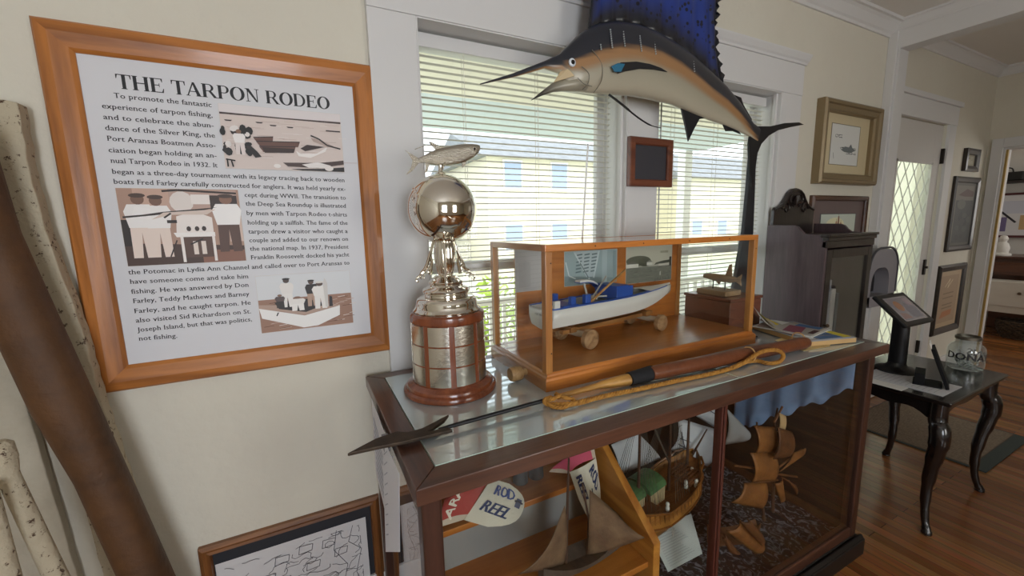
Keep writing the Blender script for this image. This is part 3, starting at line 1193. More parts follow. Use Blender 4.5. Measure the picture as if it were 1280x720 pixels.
sketch(p, rm, 70, .05, .95, .05, .92)
for cx, cy in ((.40, .80), (.56, .84), (.72, .82), (.30, .62), (.60, .60), (.80, .66)):
    p.line([(cx - .05, cy - .05), (cx + .04, cy - .04), (cx + .05, cy + .04), (cx - .04, cy + .05), (cx - .05, cy - .05)], .004, '55555E')
p.line([(.78, .95), (.75, .70), (.84, .45), (.80, .20)], .004, '55555E')
p.line([(.90, .95), (.86, .75), (.95, .60), (.90, .30), (.94, .1)], .004, '55555E')
p.build('map_sheet', t)

# ---- gilt frame with a small sketch, right of the second window
gold = mat('dull_gilt', '8E7C5E', .42, metal=.35, bump=.2, bscale=90)
t = framed('framed_sketch', 'gilt-framed small fish sketch with wide cream mat, right of the windows', 'picture', 3.13, 3.90, 1.835, 2.385,
           [(0, 0), (0, .05), (.012, .062), (.028, .060), (.034, .046), (.060, .040), (.068, .044), (.074, .03), (.074, .006)], [gold])
p = Pic((3.20, WY - .007, 1.905), (.63, 0, 0), (0, 0, .41))
p.rect(0, 0, 1, 1, 'CDBE9A')
p.rect(.185, .16, .80, .84, '6E675A')
p.rect(.20, .17, .79, .83, 'D9DAD6')
sketch(p, rm, 10, .40, .76, .36, .46, '4A4F52', .006, .04)
p.poly([(.42, .42), (.50, .48), (.58, .47), (.62, .53), (.66, .46), (.74, .43), (.66, .40), (.56, .38), (.48, .39)], '6E7678')
sketch(p, rm, 5, .28, .42, .62, .66, '4A4F52', .006, .03)
p.line([(.26, .36), (.27, .30), (.28, .26)], .006, '4A4F52')
p.build('mat_board', t)

# ---- ship picture behind the dark cabinet
walnut = wood('walnut_frame', '5A3826', '38200F', 0, 8, .4, .3)
t = framed('framed_ship_picture', 'walnut-framed picture of a sailing ship, half behind the dark cabinet', 'picture', 3.135, 3.89, 1.23, 1.757,
           [(0, 0), (0, .02), (.01, .03), (.03, .026), (.036, .016), (.036, .006)], [walnut])
p = Pic((3.168, WY - .007, 1.263), (.69, 0, 0), (0, 0, .46))
p.rect(0, 0, 1, 1, '6A5A58')
p.rect(.15, .14, .86, .80, '3F4A4C')
p.rect(.17, .16, .85, .79, 'C3CCC0')
p.rect(.17, .16, .85, .34, '8FAFB0')
p.ell(.45, .62, .18, .12, 'E0DCB8')
p.poly([(.42, .32), (.60, .32), (.62, .37), (.40, .37)], '7A3B2E')
for k, (x, h) in enumerate(((.47, .30), (.51, .38), (.56, .28))):
    p.poly([(x - .03, .38), (x + .03, .38), (x + .012, .38 + h), (x - .012, .38 + h)], 'B87F5A' if k != 1 else '8E6048')
    p.line([(x, .36), (x, .42 + h)], .005, '5A3F30')
p.ell(.27, .38, .04, .02, '7D8C8E')
p.build('mat_board', t)

# ---- three pictures between the door and the corner
blackf = wood('black_frame', '2C221C', '18120E', 0, 8, .4, .3)
t = framed('framed_print', 'smallest dark-framed print, topmost right of the door', 'picture', 5.62, 5.94, 2.012, 2.22,
           [(0, 0), (0, .03), (.02, .035), (.05, .022), (.055, .006)], [blackf])
p = Pic((5.67, WY - .007, 2.062), (.22, 0, 0), (0, 0, .108))
p.rect(0, 0, 1, 1, '8A8168')
p.rect(.2, .2, .8, .8, '9E967C')
sketch(p, rm, 6, .25, .75, .3, .7, '5E5848', .02, .1)
p.build('print', t)
t = framed('framed_photograph', 'dark old photograph in black frame, middle one right of the door', 'picture', 5.47, 6.07, 1.252, 1.96,
           [(0, 0), (0, .02), (.02, .028), (.05, .02), (.055, .006)], [blackf])
p = Pic((5.522, WY - .007, 1.302), (.496, 0, 0), (0, 0, .608))
p.rect(0, 0, 1, 1, '4A463C')
p.rect(.06, .05, .94, .95, '2E302C')
p.rect(.06, .72, .94, .95, '6A6458')
p.poly([(.2, .80), (.6, .90), (.92, .86), (.92, .78), (.5, .78)], '4A2A1C')
p.ell(.4, .66, .2, .08, '55544A')
for i in range(14):
    p.ell(.1 + rm.random() * .8, .1 + rm.random() * .5, .05 + .08 * rm.random(), .03 + .04 * rm.random(), rm.choice(['1E211F', '232724', '3B3E38', '14181A']), 9)
p.line([(.10, .06), (.10, .94)], .03, '7C7768')
p.build('print', t)
t = framed('framed_certificate', 'tan certificate in black frame, lowest one right of the door', 'picture', 5.385, 6.03, .43, 1.122,
           [(0, 0), (0, .02), (.02, .03), (.06, .022), (.066, .006)], [blackf])
p = Pic((5.449, WY - .007, .494), (.517, 0, 0), (0, 0, .564))
p.rect(0, 0, 1, 1, 'B9A283')
p.rect(.1, .08, .9, .92, 'A88F74')
p.line([(.3, .72), (.5, .86), (.42, .70), (.62, .84)], .02, 'D8C8A8')
for z in (.60, .52, .40, .34):
    p.line([(.25, z), (.72, z + .01)], .02, '7E6A54')
p.poly([(.2, .16), (.7, .20), (.74, .30), (.3, .28)], 'B0754E')
p.build('print', t)

# ---- small blackboard on the centre casing
redw = wood('red_frame', '7A4630', '54291A', 0, 8, .4, .2)
t = framed('small_blackboard', 'small blank blackboard in red-brown frame between the two windows', 'blackboard', 1.466, 1.757, 1.778, 2.016,
           [(0, 0), (0, .022), (.004, .026), (.03, .026), (.036, .018), (.036, .008)], [redw], y=CY - .002)
MB().box((1.500, CY - .012, 1.812), (1.723, CY - .004, 1.982)).build('slate', mat('slate', '3A383C', .6, noise=.3, nscale=12, col2='33323A'), t)

# ---- weathered timbers leaning in the left corner
wp = mat('peeling_white', 'CFC4AC', .85, bump=.8, bscale=45)
nt = wp.node_tree                                           # flaked paint: patches of bare dark wood
tc = nt.nodes.new('ShaderNodeTexCoord')
n1 = nt.nodes.new('ShaderNodeTexNoise')
n1.inputs['Scale'].default_value = 42
n1.inputs['Detail'].default_value = 8
n1.inputs['Roughness'].default_value = .75
nt.links.new(tc.outputs['Object'], n1.inputs['Vector'])
rp = nt.nodes.new('ShaderNodeValToRGB')
rp.color_ramp.elements[0].position = .385
rp.color_ramp.elements[1].position = .425
rp.color_ramp.elements[0].color = (*lin('4A3424'), 1)
rp.color_ramp.elements[1].color = (*lin('B9AD95'), 1)
nt.links.new(n1.outputs['Fac'], rp.inputs[0])
nt.links.new(rp.outputs[0], nt.nodes['Principled BSDF'].inputs['Base Color'])


def lean_board(name, label, cat, left, right, Y, th, m, bevel=.004, wob=0, seed=1):
    """board leaning along the wall plane: its two edges as pixels seen at depth Y, carried on down to the floor"""
    rr = random.Random(seed)
    def edge(px):
        pts = [aty(*q, Y) for q in px]
        a, c = pts[-2], pts[-1]
        k = (0.0 - c.z) / (a.z - c.z)
        pts.append(c + (a - c) * k)
        out = []
        for p, q in zip(pts, pts[1:]):
            n = max(2, int((p - q).length / .03)) if wob else 1
            for i in range(n):
                e = p.lerp(q, i / n)
                out.append((e.x + rr.uniform(-wob, wob), e.z))
        out.append((pts[-1].x, 0.0))
        return out
    l, r_ = edge(left), edge(right)
    b = MB()
    b.prism(l + r_[::-1], (0, Y, 0), (1, 0, 0), (0, 0, 1), (0, th, 0))
    o = b.build(name, m, bevel=bevel)
    return tag(o, label, cat)


lean_board('weathered_board', 'peeling white board with ragged edge leaning between brown pole and framed sign', 'board',
           [(-30, 118), (-2, 235), (40, 400), (84, 560)], [(22, 128), (36, 215), (57, 290), (98, 400), (130, 512), (153, 581)], 1.565, .045, wp, .003, .0022, 2)
lean_board('white_board', 'wide whitish board behind the brown pole at the far left edge', 'board',
           [(-140, 300), (-90, 500), (-40, 720)], [(-5, 330), (33, 508), (94, 712)], 1.60, .03, mat('greyed_white', 'B9B1A0', .85, noise=.6, nscale=9, col2='A79E8C', bump=.4, bscale=40), .003, .001, 4)
# brown pole: rounded timber, lofted between its two edges
PYB_ = 1.47
lft = [aty(x, y, PYB_) for x, y in ((-125, 215), (-60, 310), (0, 425), (40, 510), (95, 600), (150, 720))]
rgt = [aty(x, y, PYB_) for x, y in ((-20, 150), (22, 290), (72, 400), (113, 490), (158, 590), (216, 720))]
for e_ in (lft, rgt):
    d = e_[-1] - e_[-2]
    e_.append(e_[-1] + d * ((0.0 - e_[-1].z) / d.z))
b = MB()
rings = []
for p, q in zip(lft, rgt):
    m, h_ = (p + q) / 2, (q - p) / 2
    rings.append([m + h_ * math.cos(2 * math.pi * j / 20) + V(0, -math.copysign(abs(math.sin(2 * math.pi * j / 20)) ** .75, math.sin(2 * math.pi * j / 20)) * .055, 0) for j in range(20)])
b.loft(rings)
tag(b.build('brown_pole', mat('brown_timber', '624020', .65, noise=.7, nscale=7, col2='452B14', bump=.3, bscale=50)), 'thick brown rounded timber leaning at the far left in front of white boards', 'timber')
b = MB()
p0, p1 = aty(-6, 560, 1.33), aty(70, 720, 1.33)
d = p1 - p0
end = p1 + d * ((0 - p1.z) / d.z)
b.tube([p0, p0.lerp(p1, .12), p0.lerp(p1, .2), p1, end], [.024, .026, .019, .021, .023], 14)
b.tube([p0 - d * .03, p0, p0.lerp(p1, .1)], [.02, .030, .028], 14)
tag(b.build('peeling_pole', wp), 'round white peeling pole with thicker end, bottom left corner', 'pole')
b = MB()
p0, p1 = aty(-16, 610, 1.27), aty(12, 720, 1.27)
d = p1 - p0
end = p1 + d * ((0 - p1.z) / d.z)
b.tube([p0, p1, end], [.016, .018, .02], 12)
tag(b.build('peeling_pole', wp), 'thin white peeling pole cut by the left edge of the photo', 'pole')
# ================================================================== the glass display case
CX0, CX1, CY0, CY1, CZ = .172, 2.296, .82, 1.603, 1.04
mah_x = wood('mahogany_x', '5E3C2C', '36201A', 0, 9, .35, .35, .4)
mah_y = wood('mahogany_y', '5E3C2C', '36201A', 1, 9, .35, .35, .4)
mah_z = wood('mahogany_z', '482B20', '2A1811', 2, 9, .4, .3, .4)
GT = glass('case_top_glass', 7.0, (.90, .97, .95), .06, .14, 5, (.90, .98, 1), .26)
GF = glass('case_front_glass', 1.42, (.97, .985, .975), 0, .05)
edge_m = mat('glass_edge', 'C9DDD0', .15, spec=.8)
case = thing('display_case', 'long dark wooden glass-topped display case holding ship models', 'display case', ((CX0 + CX1) / 2, (CY0 + CY1) / 2, 0))
# top frame: four mitred rails and a cross rail
wl, wf, wb, wr = .062, .070, .060, .062
b = MB()
def rail(p, m):
    b.m = m
    b.prism(p, (0, 0, CZ - .042), (1, 0, 0), (0, 1, 0), (0, 0, .042))
o4 = [(CX0, CY0), (CX1, CY0), (CX1, CY1), (CX0, CY1)]
i4 = [(CX0 + wl, CY0 + wf), (CX1 - wr, CY0 + wf), (CX1 - wr, CY1 - wb), (CX0 + wl, CY1 - wb)]
for k in range(4):
    k2 = (k + 1) % 4
    rail([o4[k], o4[k2], i4[k2], i4[k]], k % 2)
b.m = 1
b.box((1.335, CY0 + wf, CZ - .042), (1.375, CY1 - wb, CZ - .008))
b.build('top_frame', [mah_x, mah_y], case, bevel=.003)
for xa, xb in ((CX0 + wl, 1.353), (1.357, CX1 - wr)):
    g = MB()
    g.m = 1
    g.box((xa + .001, CY0 + wf - .002, CZ - .006), (xb, CY1 - wb, CZ + .002))
    g.mi[-6] = 0
    g.mi[-5] = 0
    g.build('top_glass', [GT, edge_m], case)
# posts, mullion, lower rails
def molded_post(x0, x1, y0, y1, m=mah_z):
    q = MB()
    q.box((x0, y0, .10), (x1, y1, CZ - .042))
    return q.build('post', m, case, bevel=.006)
PX0, PX1, PYF, PYB = .186, 2.238, .842, 1.585
for x0, x1 in ((PX0, PX0 + .048), (PX1 - .048, PX1)):
    for y0, y1 in ((PYF, PYF + .048), (PYB - .048, PYB)):
        molded_post(x0, x1, y0, y1)
q = MB()
q.box((1.205, PYF, .10), (1.230, PYF + .03, CZ - .042))
q.box((1.211, PYF - .006, .10), (1.224, PYF, CZ - .042))
q.build('mullion', wood('mullion_red', '6A362A', '401E16', 2, 9, .4, .3, .4), case, bevel=.003)
b = MB()
b.box((PX0, PYF + .004, .10), (PX1, PYF + .04, .15))
b.box((PX0, PYB - .04, .10), (PX1, PYB, .15))
b.box((PX0 + .004, PYF + .04, .10), (PX0 + .04, PYB - .04, .15))
b.box((PX1 - .04, PYF + .04, .10), (PX1 - .004, PYB - .04, .15))
b.build('bottom_rail', mah_x, case, bevel=.004)
b = MB()
b.box((CX0 - .008, CY0 - .005, 0), (CX1 - .022, CY1 + .005, .085))
b.prism([(-.003, 0), (.028, 0), (.010, .018)], (CX0 - .005, CY0, .085), (0, 1, 0), (0, 0, 1), (CX1 - CX0 - .02, 0, 0))
b.box((PX0, PYF, .085), (PX1, PYB, .102))
b.build('plinth', mat('plinth_black', '1D1815', .45, noise=.3, nscale=10), case, bevel=.012, seg=3)
b = MB()
b.box((PX0 + .04, PYB - .022, .15), (PX1 - .04, PYB - .008, CZ - .042))
b.build('back_panel', mat('case_back', '2E2826', .6, noise=.4, nscale=6), case)
g = MB().box((PX0 + .048, PYF + .012, .15), (1.205, PYF + .016, CZ - .042))
g.box((1.230, PYF + .012, .15), (PX1 - .048, PYF + .016, CZ - .042))
g.build('front_glass', GF, case)
MB().box((PX0 + .016, PYF + .048, .15), (PX0 + .02, PYB - .048, CZ - .042)).build('end_glass', GF, case)
MB().box((PX1 - .026, PYF + .048, .15), (PX1 - .012, PYB - .048, CZ - .042)).build('end_panel', mat('case_back'), case)
# case lining: crumpled dark cloth with pale figures
fm2 = bpy.data.materials.new('figured_cloth')
fm2.use_nodes = True
nt = fm2.node_tree
bs = nt.nodes['Principled BSDF']
bs.inputs['Roughness'].default_value = .9
tc = nt.nodes.new('ShaderNodeTexCoord')
nz = nt.nodes.new('ShaderNodeTexNoise')
nz.inputs['Scale'].default_value = 22
nz.inputs['Distortion'].default_value = 2.2
nt.links.new(tc.outputs['Object'], nz.inputs['Vector'])
rp = nt.nodes.new('ShaderNodeValToRGB')
for e, (ps, c) in zip(rp.color_ramp.elements, ((.5, '1B1B22'), (.64, '8A8C98'))):
    e.position = ps
    e.color = (*lin(c), 1)
nt.links.new(nz.outputs['Fac'], rp.inputs[0])
nt.links.new(rp.outputs[0], bs.inputs['Base Color'])
rf = random.Random(5)
b = MB()
b.grid(lambda u, v: (PX0 + .05 + u * (PX1 - PX0 - .1), PYF + .05 + v * (PYB - PYF - .1), .1105 + .005 * math.sin(u * 31 + v * 5) * math.sin(v * 17 + u * 9) + .0025 * math.sin(u * 70 - v * 23)), 60, 26)
cl = b.build('display_cloth', fm2)
tag(cl, 'dark figured cloth lining the floor of the display case', 'cloth')

# sheets of paper hung on the outside of the case's left end
pap = colmat('printed_paper', .5)
t = thing('paper_leaflets', 'white printed leaflets hanging on the left end of the display case', 'paper', (.16, 1.15, .76))
def leaf(pts, nm):
    b = MB()
    b.col = 'DDDFE8'
    b.add(pts, [(0, 1, 2, 3)])
    vs = [V(*p) for p in pts]
    O, U, W_ = vs[0], vs[1] - vs[0], vs[3] - vs[0]
    p = Pic(O, U, W_, mb=b, base=.0012)
    for i in range(9):
        p.line([(.12, .15 + i * .085), (.55 + .3 * ((i * 7) % 5) / 5, .15 + i * .085)], .02, 'A9ADBC')
    p.k += 20
    return b.build(nm, pap, t, solid=.0008)
leaf([(.160, 1.40, .76), (.156, 1.10, .70), (.160, 1.08, 1.03), (.164, 1.40, 1.03)], 'sheet')
leaf([(.135, 1.10, .69), (.150, .95, .80), (.158, .93, 1.02), (.152, 1.12, 1.03)], 'folded_sheet')
MB().box((.150, 1.09, .995), (.168, 1.13, 1.03)).build('clip', mat('tape', '8A8F98', .4, metal=.5), t, bevel=.002)

# ================================================================== the silver trophy
TX, TY, TZ = .423, 1.333, CZ + .002
silver = mat('silver', 'E6E1D6', .07, metal=1)
silver_b = mat('engraved_silver', 'DEDACF', .24, metal=1, bump=.07, bscale=90)
redwood = wood('trophy_wood', '8A4A2A', '5C2A16', 2, 7, .25, .6, .35)
tr = thing('trophy', 'tall silver globe trophy topped by a tarpon on a round plaque-covered wooden base', 'trophy', (TX, TY, TZ))
C0 = (TX, TY, TZ)
MB().lathe(C0, [(.02, 0), (.157, 0), (.160, .003), (.161, .009), (.159, .015), (.153, .019), (.149, .020), (.149, .025), (.146, .031), (.139, .035), (.132, .038), (.128, .042), (.02, .042)], 56).build('base', redwood, tr, sharp=30)
MB().lathe(C0, [(.02, .04), (.1245, .042), (.122, .245), (.1255, .248), (.1265, .258), (.1255, .270), (.118, .277), (.02, .277)], 56).build('drum', redwood, tr, sharp=30)
for row in range(3):
    for k in range(9):
        a = math.atan2(-TY, -TX) + R(-15 + 40 * k)
        z0 = TZ + .046 + row * .0675
        hw_, hh = .0345, .0625
        b = MB()
        def pl(u, v, a=a, z0=z0):
            an = a + (u - .5) * 2 * hw_ / .124
            z = z0 + v * hh
            rr = .1245 - .002 * (z - TZ - .05) / .2 + .0022
            return (TX + rr * math.cos(an), TY + rr * math.sin(an), z)
        b.grid(pl, 10, 3)
        n_ = 12                                             # turned-in rim
        rim_ = [(i / n_, 0) for i in range(n_)] + [(1, i / 3) for i in range(3)] + [(1 - i / n_, 1) for i in range(n_)] + [(0, 1 - i / 3) for i in range(3)]
        c_ = V(TX, TY, 0)
        for q0, q1 in zip(rim_, rim_[1:] + rim_[:1]):
            p0, p1 = V(*pl(*q0)), V(*pl(*q1))
            i0, i1 = [p + (V(TX, TY, p.z) - p) * .03 for p in (p0, p1)]
            b.add([p1, p0, i0, i1], [(0, 1, 2, 3)], None, False)
        b.build('plaque', silver_b, tr)
MB().lathe((TX, TY, TZ + .277), [(.02, 0), (.113, 0), (.114, .006), (.108, .012), (.104, .016), (.103, .030), (.099, .042), (.088, .049), (.074, .052), (.073, .058), (.078, .062), (.080, .070), (.074, .078),
                                 (.060, .083), (.055, .090), (.058, .094), (.058, .100), (.050, .106), (.042, .112), (.036, .118), (.030, .121), (.02, .121)], 56).build('stepped_foot', silver, tr, sharp=50)
MB().lathe((TX, TY, TZ + .396), [(.020, 0), (.024, .004), (.026, .012), (.030, .03), (.0335, .055), (.034, .08), (.031, .105), (.0275, .118), (.026, .122), (.031, .126), (.033, .132), (.029, .137), (.034, .141),
                                 (.040, .146), (.043, .150), (.036, .156), (.02, .158)], 72, flute=.045, nfl=18).build('fluted_urn', silver, tr, sharp=60)
# scrolled side brackets, one on each side and two more round the urn
for k, a0 in enumerate((R(-17.6), R(162.4), R(72.4), R(252.4))):
    ca, sa = math.cos(a0), math.sin(a0)
    def bp_(r, z):
        return (TX + ca * r, TY + sa * r, TZ + z)
    b = MB()
    b.tube([bp_(.030, .520), bp_(.036, .505), bp_(.046, .470), bp_(.058, .435), bp_(.066, .418), bp_(.078, .408), bp_(.084, .398), bp_(.080, .388), bp_(.072, .390), bp_(.071, .400), bp_(.078, .402)],
           [.004, .0045, .005, .006, .0065, .005, .004, .0035, .003, .003, .003], 8)
    b.tube([bp_(.058, .435), bp_(.052, .420), bp_(.058, .408), bp_(.066, .404), bp_(.068, .412), bp_(.063, .416)], [.004, .004, .0038, .0035, .003, .003], 8)
    b.tube([bp_(.084, .398), bp_(.094, .392), bp_(.098, .383), bp_(.094, .376), bp_(.089, .380)], [.0035, .0035, .003, .003, .003], 8)
    b.tube([bp_(.046, .47), bp_(.043, .44), bp_(.05, .40)], [.004, .005, .006], 8)
    b.build('scroll_bracket', silver, tr)
sp = [(.004 if False else .0001, .0)]
prof = []
for i in range(33):
    t_ = -math.pi / 2 + math.pi * i / 32
    prof.append((max(.1125 * math.cos(t_), .0001), .1125 * math.sin(t_)))
MB().lathe((TX, TY, TZ + .658 - .042), prof, 64).build('globe', silver, tr, sharp=80)
MB().lathe((TX, TY, TZ + .616), [(.1128, -.0035), (.1165, -.0030), (.1165, .0030), (.1128, .0035)], 64, axis=(.55, -.30, .78)).build('meridian_ring', silver, tr, sharp=30)
MB().lathe((TX, TY, TZ + .722), [(.02, 0), (.021, .004), (.016, .009), (.009, .013), (.0065, .020), (.0065, .034), (.010, .042), (.002, .046)], 24).build('finial_stem', silver, tr, sharp=50)
# the tarpon: lofted body plus fins
fz = TZ + .778
stn = [(-.078, .004, .010, -.004), (-.066, .006, .013, -.006), (-.045, .010, .021, -.012), (-.015, .0145, .030, -.021), (.02, .0165, .034, -.026), (.055, .017, .036, -.026), (.085, .0155, .035, -.021), (.11, .012, .032, -.012), (.128, .008, .028, -.001), (.136, .003, .024, .010)]
def fish_rings(stn, f, n=18):
    rings = []
    for x, t_, zt, zb in stn:
        rings.append([f(x, t_ * math.sin(2 * math.pi * j / n), (zt + zb) / 2 + (zt - zb) / 2 * math.cos(2 * math.pi * j / n)) for j in range(n)])
    return rings
ang = R(-3)
def ff(x, y, z):
    X, Z = x * math.cos(.20) - z * math.sin(.20) * .25, z + x * .17
    return V(TX + .006 + X * math.cos(ang) - y * math.sin(ang), TY + y * math.cos(ang) + X * math.sin(ang), fz + Z)
b = MB()
b.loft(fish_rings(stn, ff))
fi = b.build('tarpon_figure', mat('scaled_silver', 'BDB6A8', .24, metal=1, bump=.5, bscale=240), tr)
b = MB()
def fin(pts, th=.0022):
    n = len(pts)
    q = [ff(x, -th / 2, z) for x, z in pts] + [ff(x, th / 2, z) for x, z in pts]
    b.add(q, [tuple(range(n)), tuple(reversed(range(n, 2 * n)))] + [(i, n + i, n + (i + 1) % n, (i + 1) % n) for i in range(n)])
fin([(-.018, .028), (-.040, .056), (-.030, .054), (-.005, .040), (.016, .032)])
fin([(-.074, .008), (-.118, .040), (-.108, .030), (-.096, .006), (-.104, -.016), (-.122, -.036), (-.100, -.026), (-.074, -.002)])
fin([(-.040, -.010), (-.052, -.034), (-.062, -.040), (-.058, -.028), (-.056, -.006)])
fin([(.008, -.022), (.002, -.036), (-.006, -.040), (-.012, -.020)])
fin([(.085, -.018), (.078, -.034), (.068, -.040), (.066, -.022)])
b.tube([ff(-.03, 0, .045), ff(-.05, 0, .046), ff(-.085, 0, .038)], .0012, 5)
b.build('fin', mat('scaled_silver'), fi)
MB().lathe(ff(.112, -.011, .014), [(.0001, -.002), (.004, -.0015), (.004, .0015), (.0001, .0028)], 12, axis=(0, -1, 0)).build('eye', mat('eye_dark', '3B352E', .2, metal=.5), fi)

# ================================================================== boat model in its pine-and-glass case
BX0, BX1, BY0, BY1 = .687, 1.808, 1.122, 1.572
BZ = CZ + .002
oak_x = wood('case_oak_x', 'C97C34', '9A561E', 0, 8, .35, .4, .45)
oak_y = wood('case_oak_y', 'C08A52', '9A6230', 1, 8, .35, .4, .45)
oak_z = wood('case_oak_z', 'BE8444', '9A5E28', 2, 8, .35, .4, .45)
t = thing('model_case', 'pine and glass case containing a model fishing skiff', 'model case', ((BX0 + BX1) / 2, (BY0 + BY1) / 2, BZ))
b = MB()
z1 = BZ + .060
loops = []
for ins, z in ((.0, 0), (0, .036), (.003, .044), (.009, .048), (.011, .054), (.016, .060)):
    loops.append([(BX0 + ins, BY0 + ins, BZ + z), (BX1 - ins, BY0 + ins, BZ + z), (BX1 - ins, BY1 - ins, BZ + z), (BX0 + ins, BY1 - ins, BZ + z)])
for a, c in zip(loops, loops[1:]):
    for k in range(4):
        b.m = k % 2
        k2 = (k + 1) % 4
        b.add([a[k], a[k2], c[k2], c[k]], [(0, 1, 2, 3)])
b.m = 2
b.add(loops[-1], [(0, 1, 2, 3)])
b.add(loops[0], [(3, 2, 1, 0)])
b.build('plinth', [oak_x, oak_y, wood('case_floor', 'B8783C', '946030', 0, 5, .3, .4, .4)], t)
ZT = 1.535
bx0, bx1, by0, by1 = BX0 + .004, BX1 - .022, BY0 + .004, BY1 - .012
s_ = .026
for x in (bx0, bx1 - s_):
    for y in (by0, by1 - s_):
        MB().box((x, y, z1), (x + s_, y + s_, ZT - .022)).build('corner_post', oak_z, t, bevel=.0015)
b = MB()
for y in (by0, by1 - s_):
    b.m = 0
    b.box((bx0, y, ZT - .022), (bx1, y + s_, ZT))
for x in (bx0, bx1 - s_):
    b.m = 1
    b.box((x, by0 + s_, ZT - .022), (x + s_, by1 - s_, ZT))
b.build('top_rail', [oak_x, oak_y], t, bevel=.0015)
pn = glass('model_case_glass', 1.45, (.98, .99, .985))
MB().box((bx0 + s_, by0 + .010, z1), (bx1 - s_, by0 + .012, ZT - .022)).build('front_pane', pn, t)
MB().box((bx0 + .010, by0 + s_, z1), (bx0 + .012, by1 - s_, ZT - .022)).build('end_pane', pn, t)
MB().box((bx1 - .012, by0 + s_, z1), (bx1 - .010, by1 - s_, ZT - .022)).build('end_pane', pn, t)
MB().box((bx0 + .012, by0 + .012, ZT - .004), (bx1 - .012, by1 - .012, ZT - .001)).build('top_pane', glass('model_case_top', 1.7), t)
b = MB()
b.box((.80, by1 - .018, z1), (bx1 - s_, by1 - .004, ZT - .022))
b.build('back_panel', oak_x, t)
for k, (x, z) in enumerate(((bx0 + .02, ZT - .06), (bx0 + .02, z1 + .07), (bx0 + .2, ZT - .011), (bx0 + .42, ZT - .011), (bx0 + .66, ZT - .011), (bx0 + .9, ZT - .011), (bx1 - .013, ZT - .06))):
    MB().lathe((x, by0 - .0005, z), [(.0025, 0), (.0025, .001)], 8, axis=(0, -1, 0)).build('screw', mat('dark_iron', '2B2622', .45, metal=.6), t)
b = MB()
c = atz(654, 478, BZ + .02)
b.lathe((BX0 - .034, 1.26, BZ + .030), [(.012, -.012), (.024, -.012), (.026, -.006), (.026, .026), (.023, .032), (.002, .032)], 20, axis=(-1, 0, 0))
b.lathe((BX0, 1.26, BZ + .030), [(.012, 0), (.012, .026)], 12, axis=(-1, 0, 0))
b.build('wooden_knob', wood('knob_wood', 'B99868', '8E6A40', 1, 12, .6, .05), t)
# photographs pinned to the back panel
BP = by1 - .0185
def plan_photo(p):
    p.rect(0, 0, 1, 1, '9DB0B2')
    p.poly([(0, 0), (1, 0), (1, .12), (0, .30)], '8A9C9C')
    p.poly([(.16, .98), (.62, .98), (.56, .22), (.40, .22)], 'B9C6C8')
    for k in range(6):
        for j in range(3):
            x = .2 + j * .14 + (5 - k) * .005
            p.poly([(x, .9 - k * .1), (x + .1, .92 - k * .1), (x + .1, .88 - k * .1), (x, .86 - k * .1)], '5E7276')
    p.line([(.18, .95), (.46, .15)], .02, 'D0DADA')
    p.line([(.64, .98), (.54, .18)], .03, 'C9D5D6')
    p.line([(.28, .66), (.44, .2)], .015, '5A6C6E')
    p.rect(.70, .0, .80, 1, 'AFC0C2')
    p.rect(.92, .05, .98, .95, '8CA0A2')
    p.line([(.02, .70), (.08, .30), (.2, .2)], .02, 'D4DEDC')
def town_photo(p):
    p.rect(0, 0, 1, 1, 'A9A89A')
    p.rect(0, .46, 1, 1, 'BEBCAA')
    p.rect(0, 0, 1, .42, '75776C')
    p.ell(.26, .60, .26, .14, '5C5F50', 20)
    p.ell(.40, .55, .14, .12, '505344', 16)
    p.rect(.0, .42, .26, .52, 'D8D6CA')
    p.poly([(0, .52), (.14, .60), (.27, .52)], '6E6E64')
    p.rect(.44, .46, .56, .54, 'D2D0C4')
    p.poly([(.42, .54), (.50, .60), (.58, .54)], '8A8A80')
    p.poly([(.60, .46), (.98, .50), (.99, .58), (.80, .56), (.64, .52)], '4A4C42')
    p.rect(.70, .42, .98, .48, 'C4C2B6')
    p.rect(.94, .40, .99, .66, '3E4038')
    for i in range(70):
        x, y = rnd.random(), rnd.random() * .4
        p.line([(x, y), (x + .06, y + .004)], .008, rnd.choice(['66685E', '85877A', '5A5C54']))
    for x in (.62, .68, .74, .80, .86, .92):
        p.line([(x, .02), (x, .10)], .01, '4A4A42')
    p.line([(.73, .16), (.73, .26)], .014, 'E8E6DC')
    p.rect(.72, .78, .90, .84, '9A9884')
def grey_sheet(p):
    p.rect(0, 0, 1, 1, 'B4B0AE')
    for k in range(9):
        p.line([(.02, .06 + k * .11), (.98, .08 + k * .11)], .012, 'A29E9C')
    p.rect(.1, .1, .5, .7, 'A9A5A4')
photo_on(t, (705, 315), (772, 311), (770, 352), (706, 358), plan_photo, Y=BP)
photo_on(t, (782, 308), (840, 306), (839, 350), (783, 354), town_photo, Y=BP)
photo_on(t, (644, 311), (681, 312), (681, 363), (645, 364), grey_sheet, Y=BP)

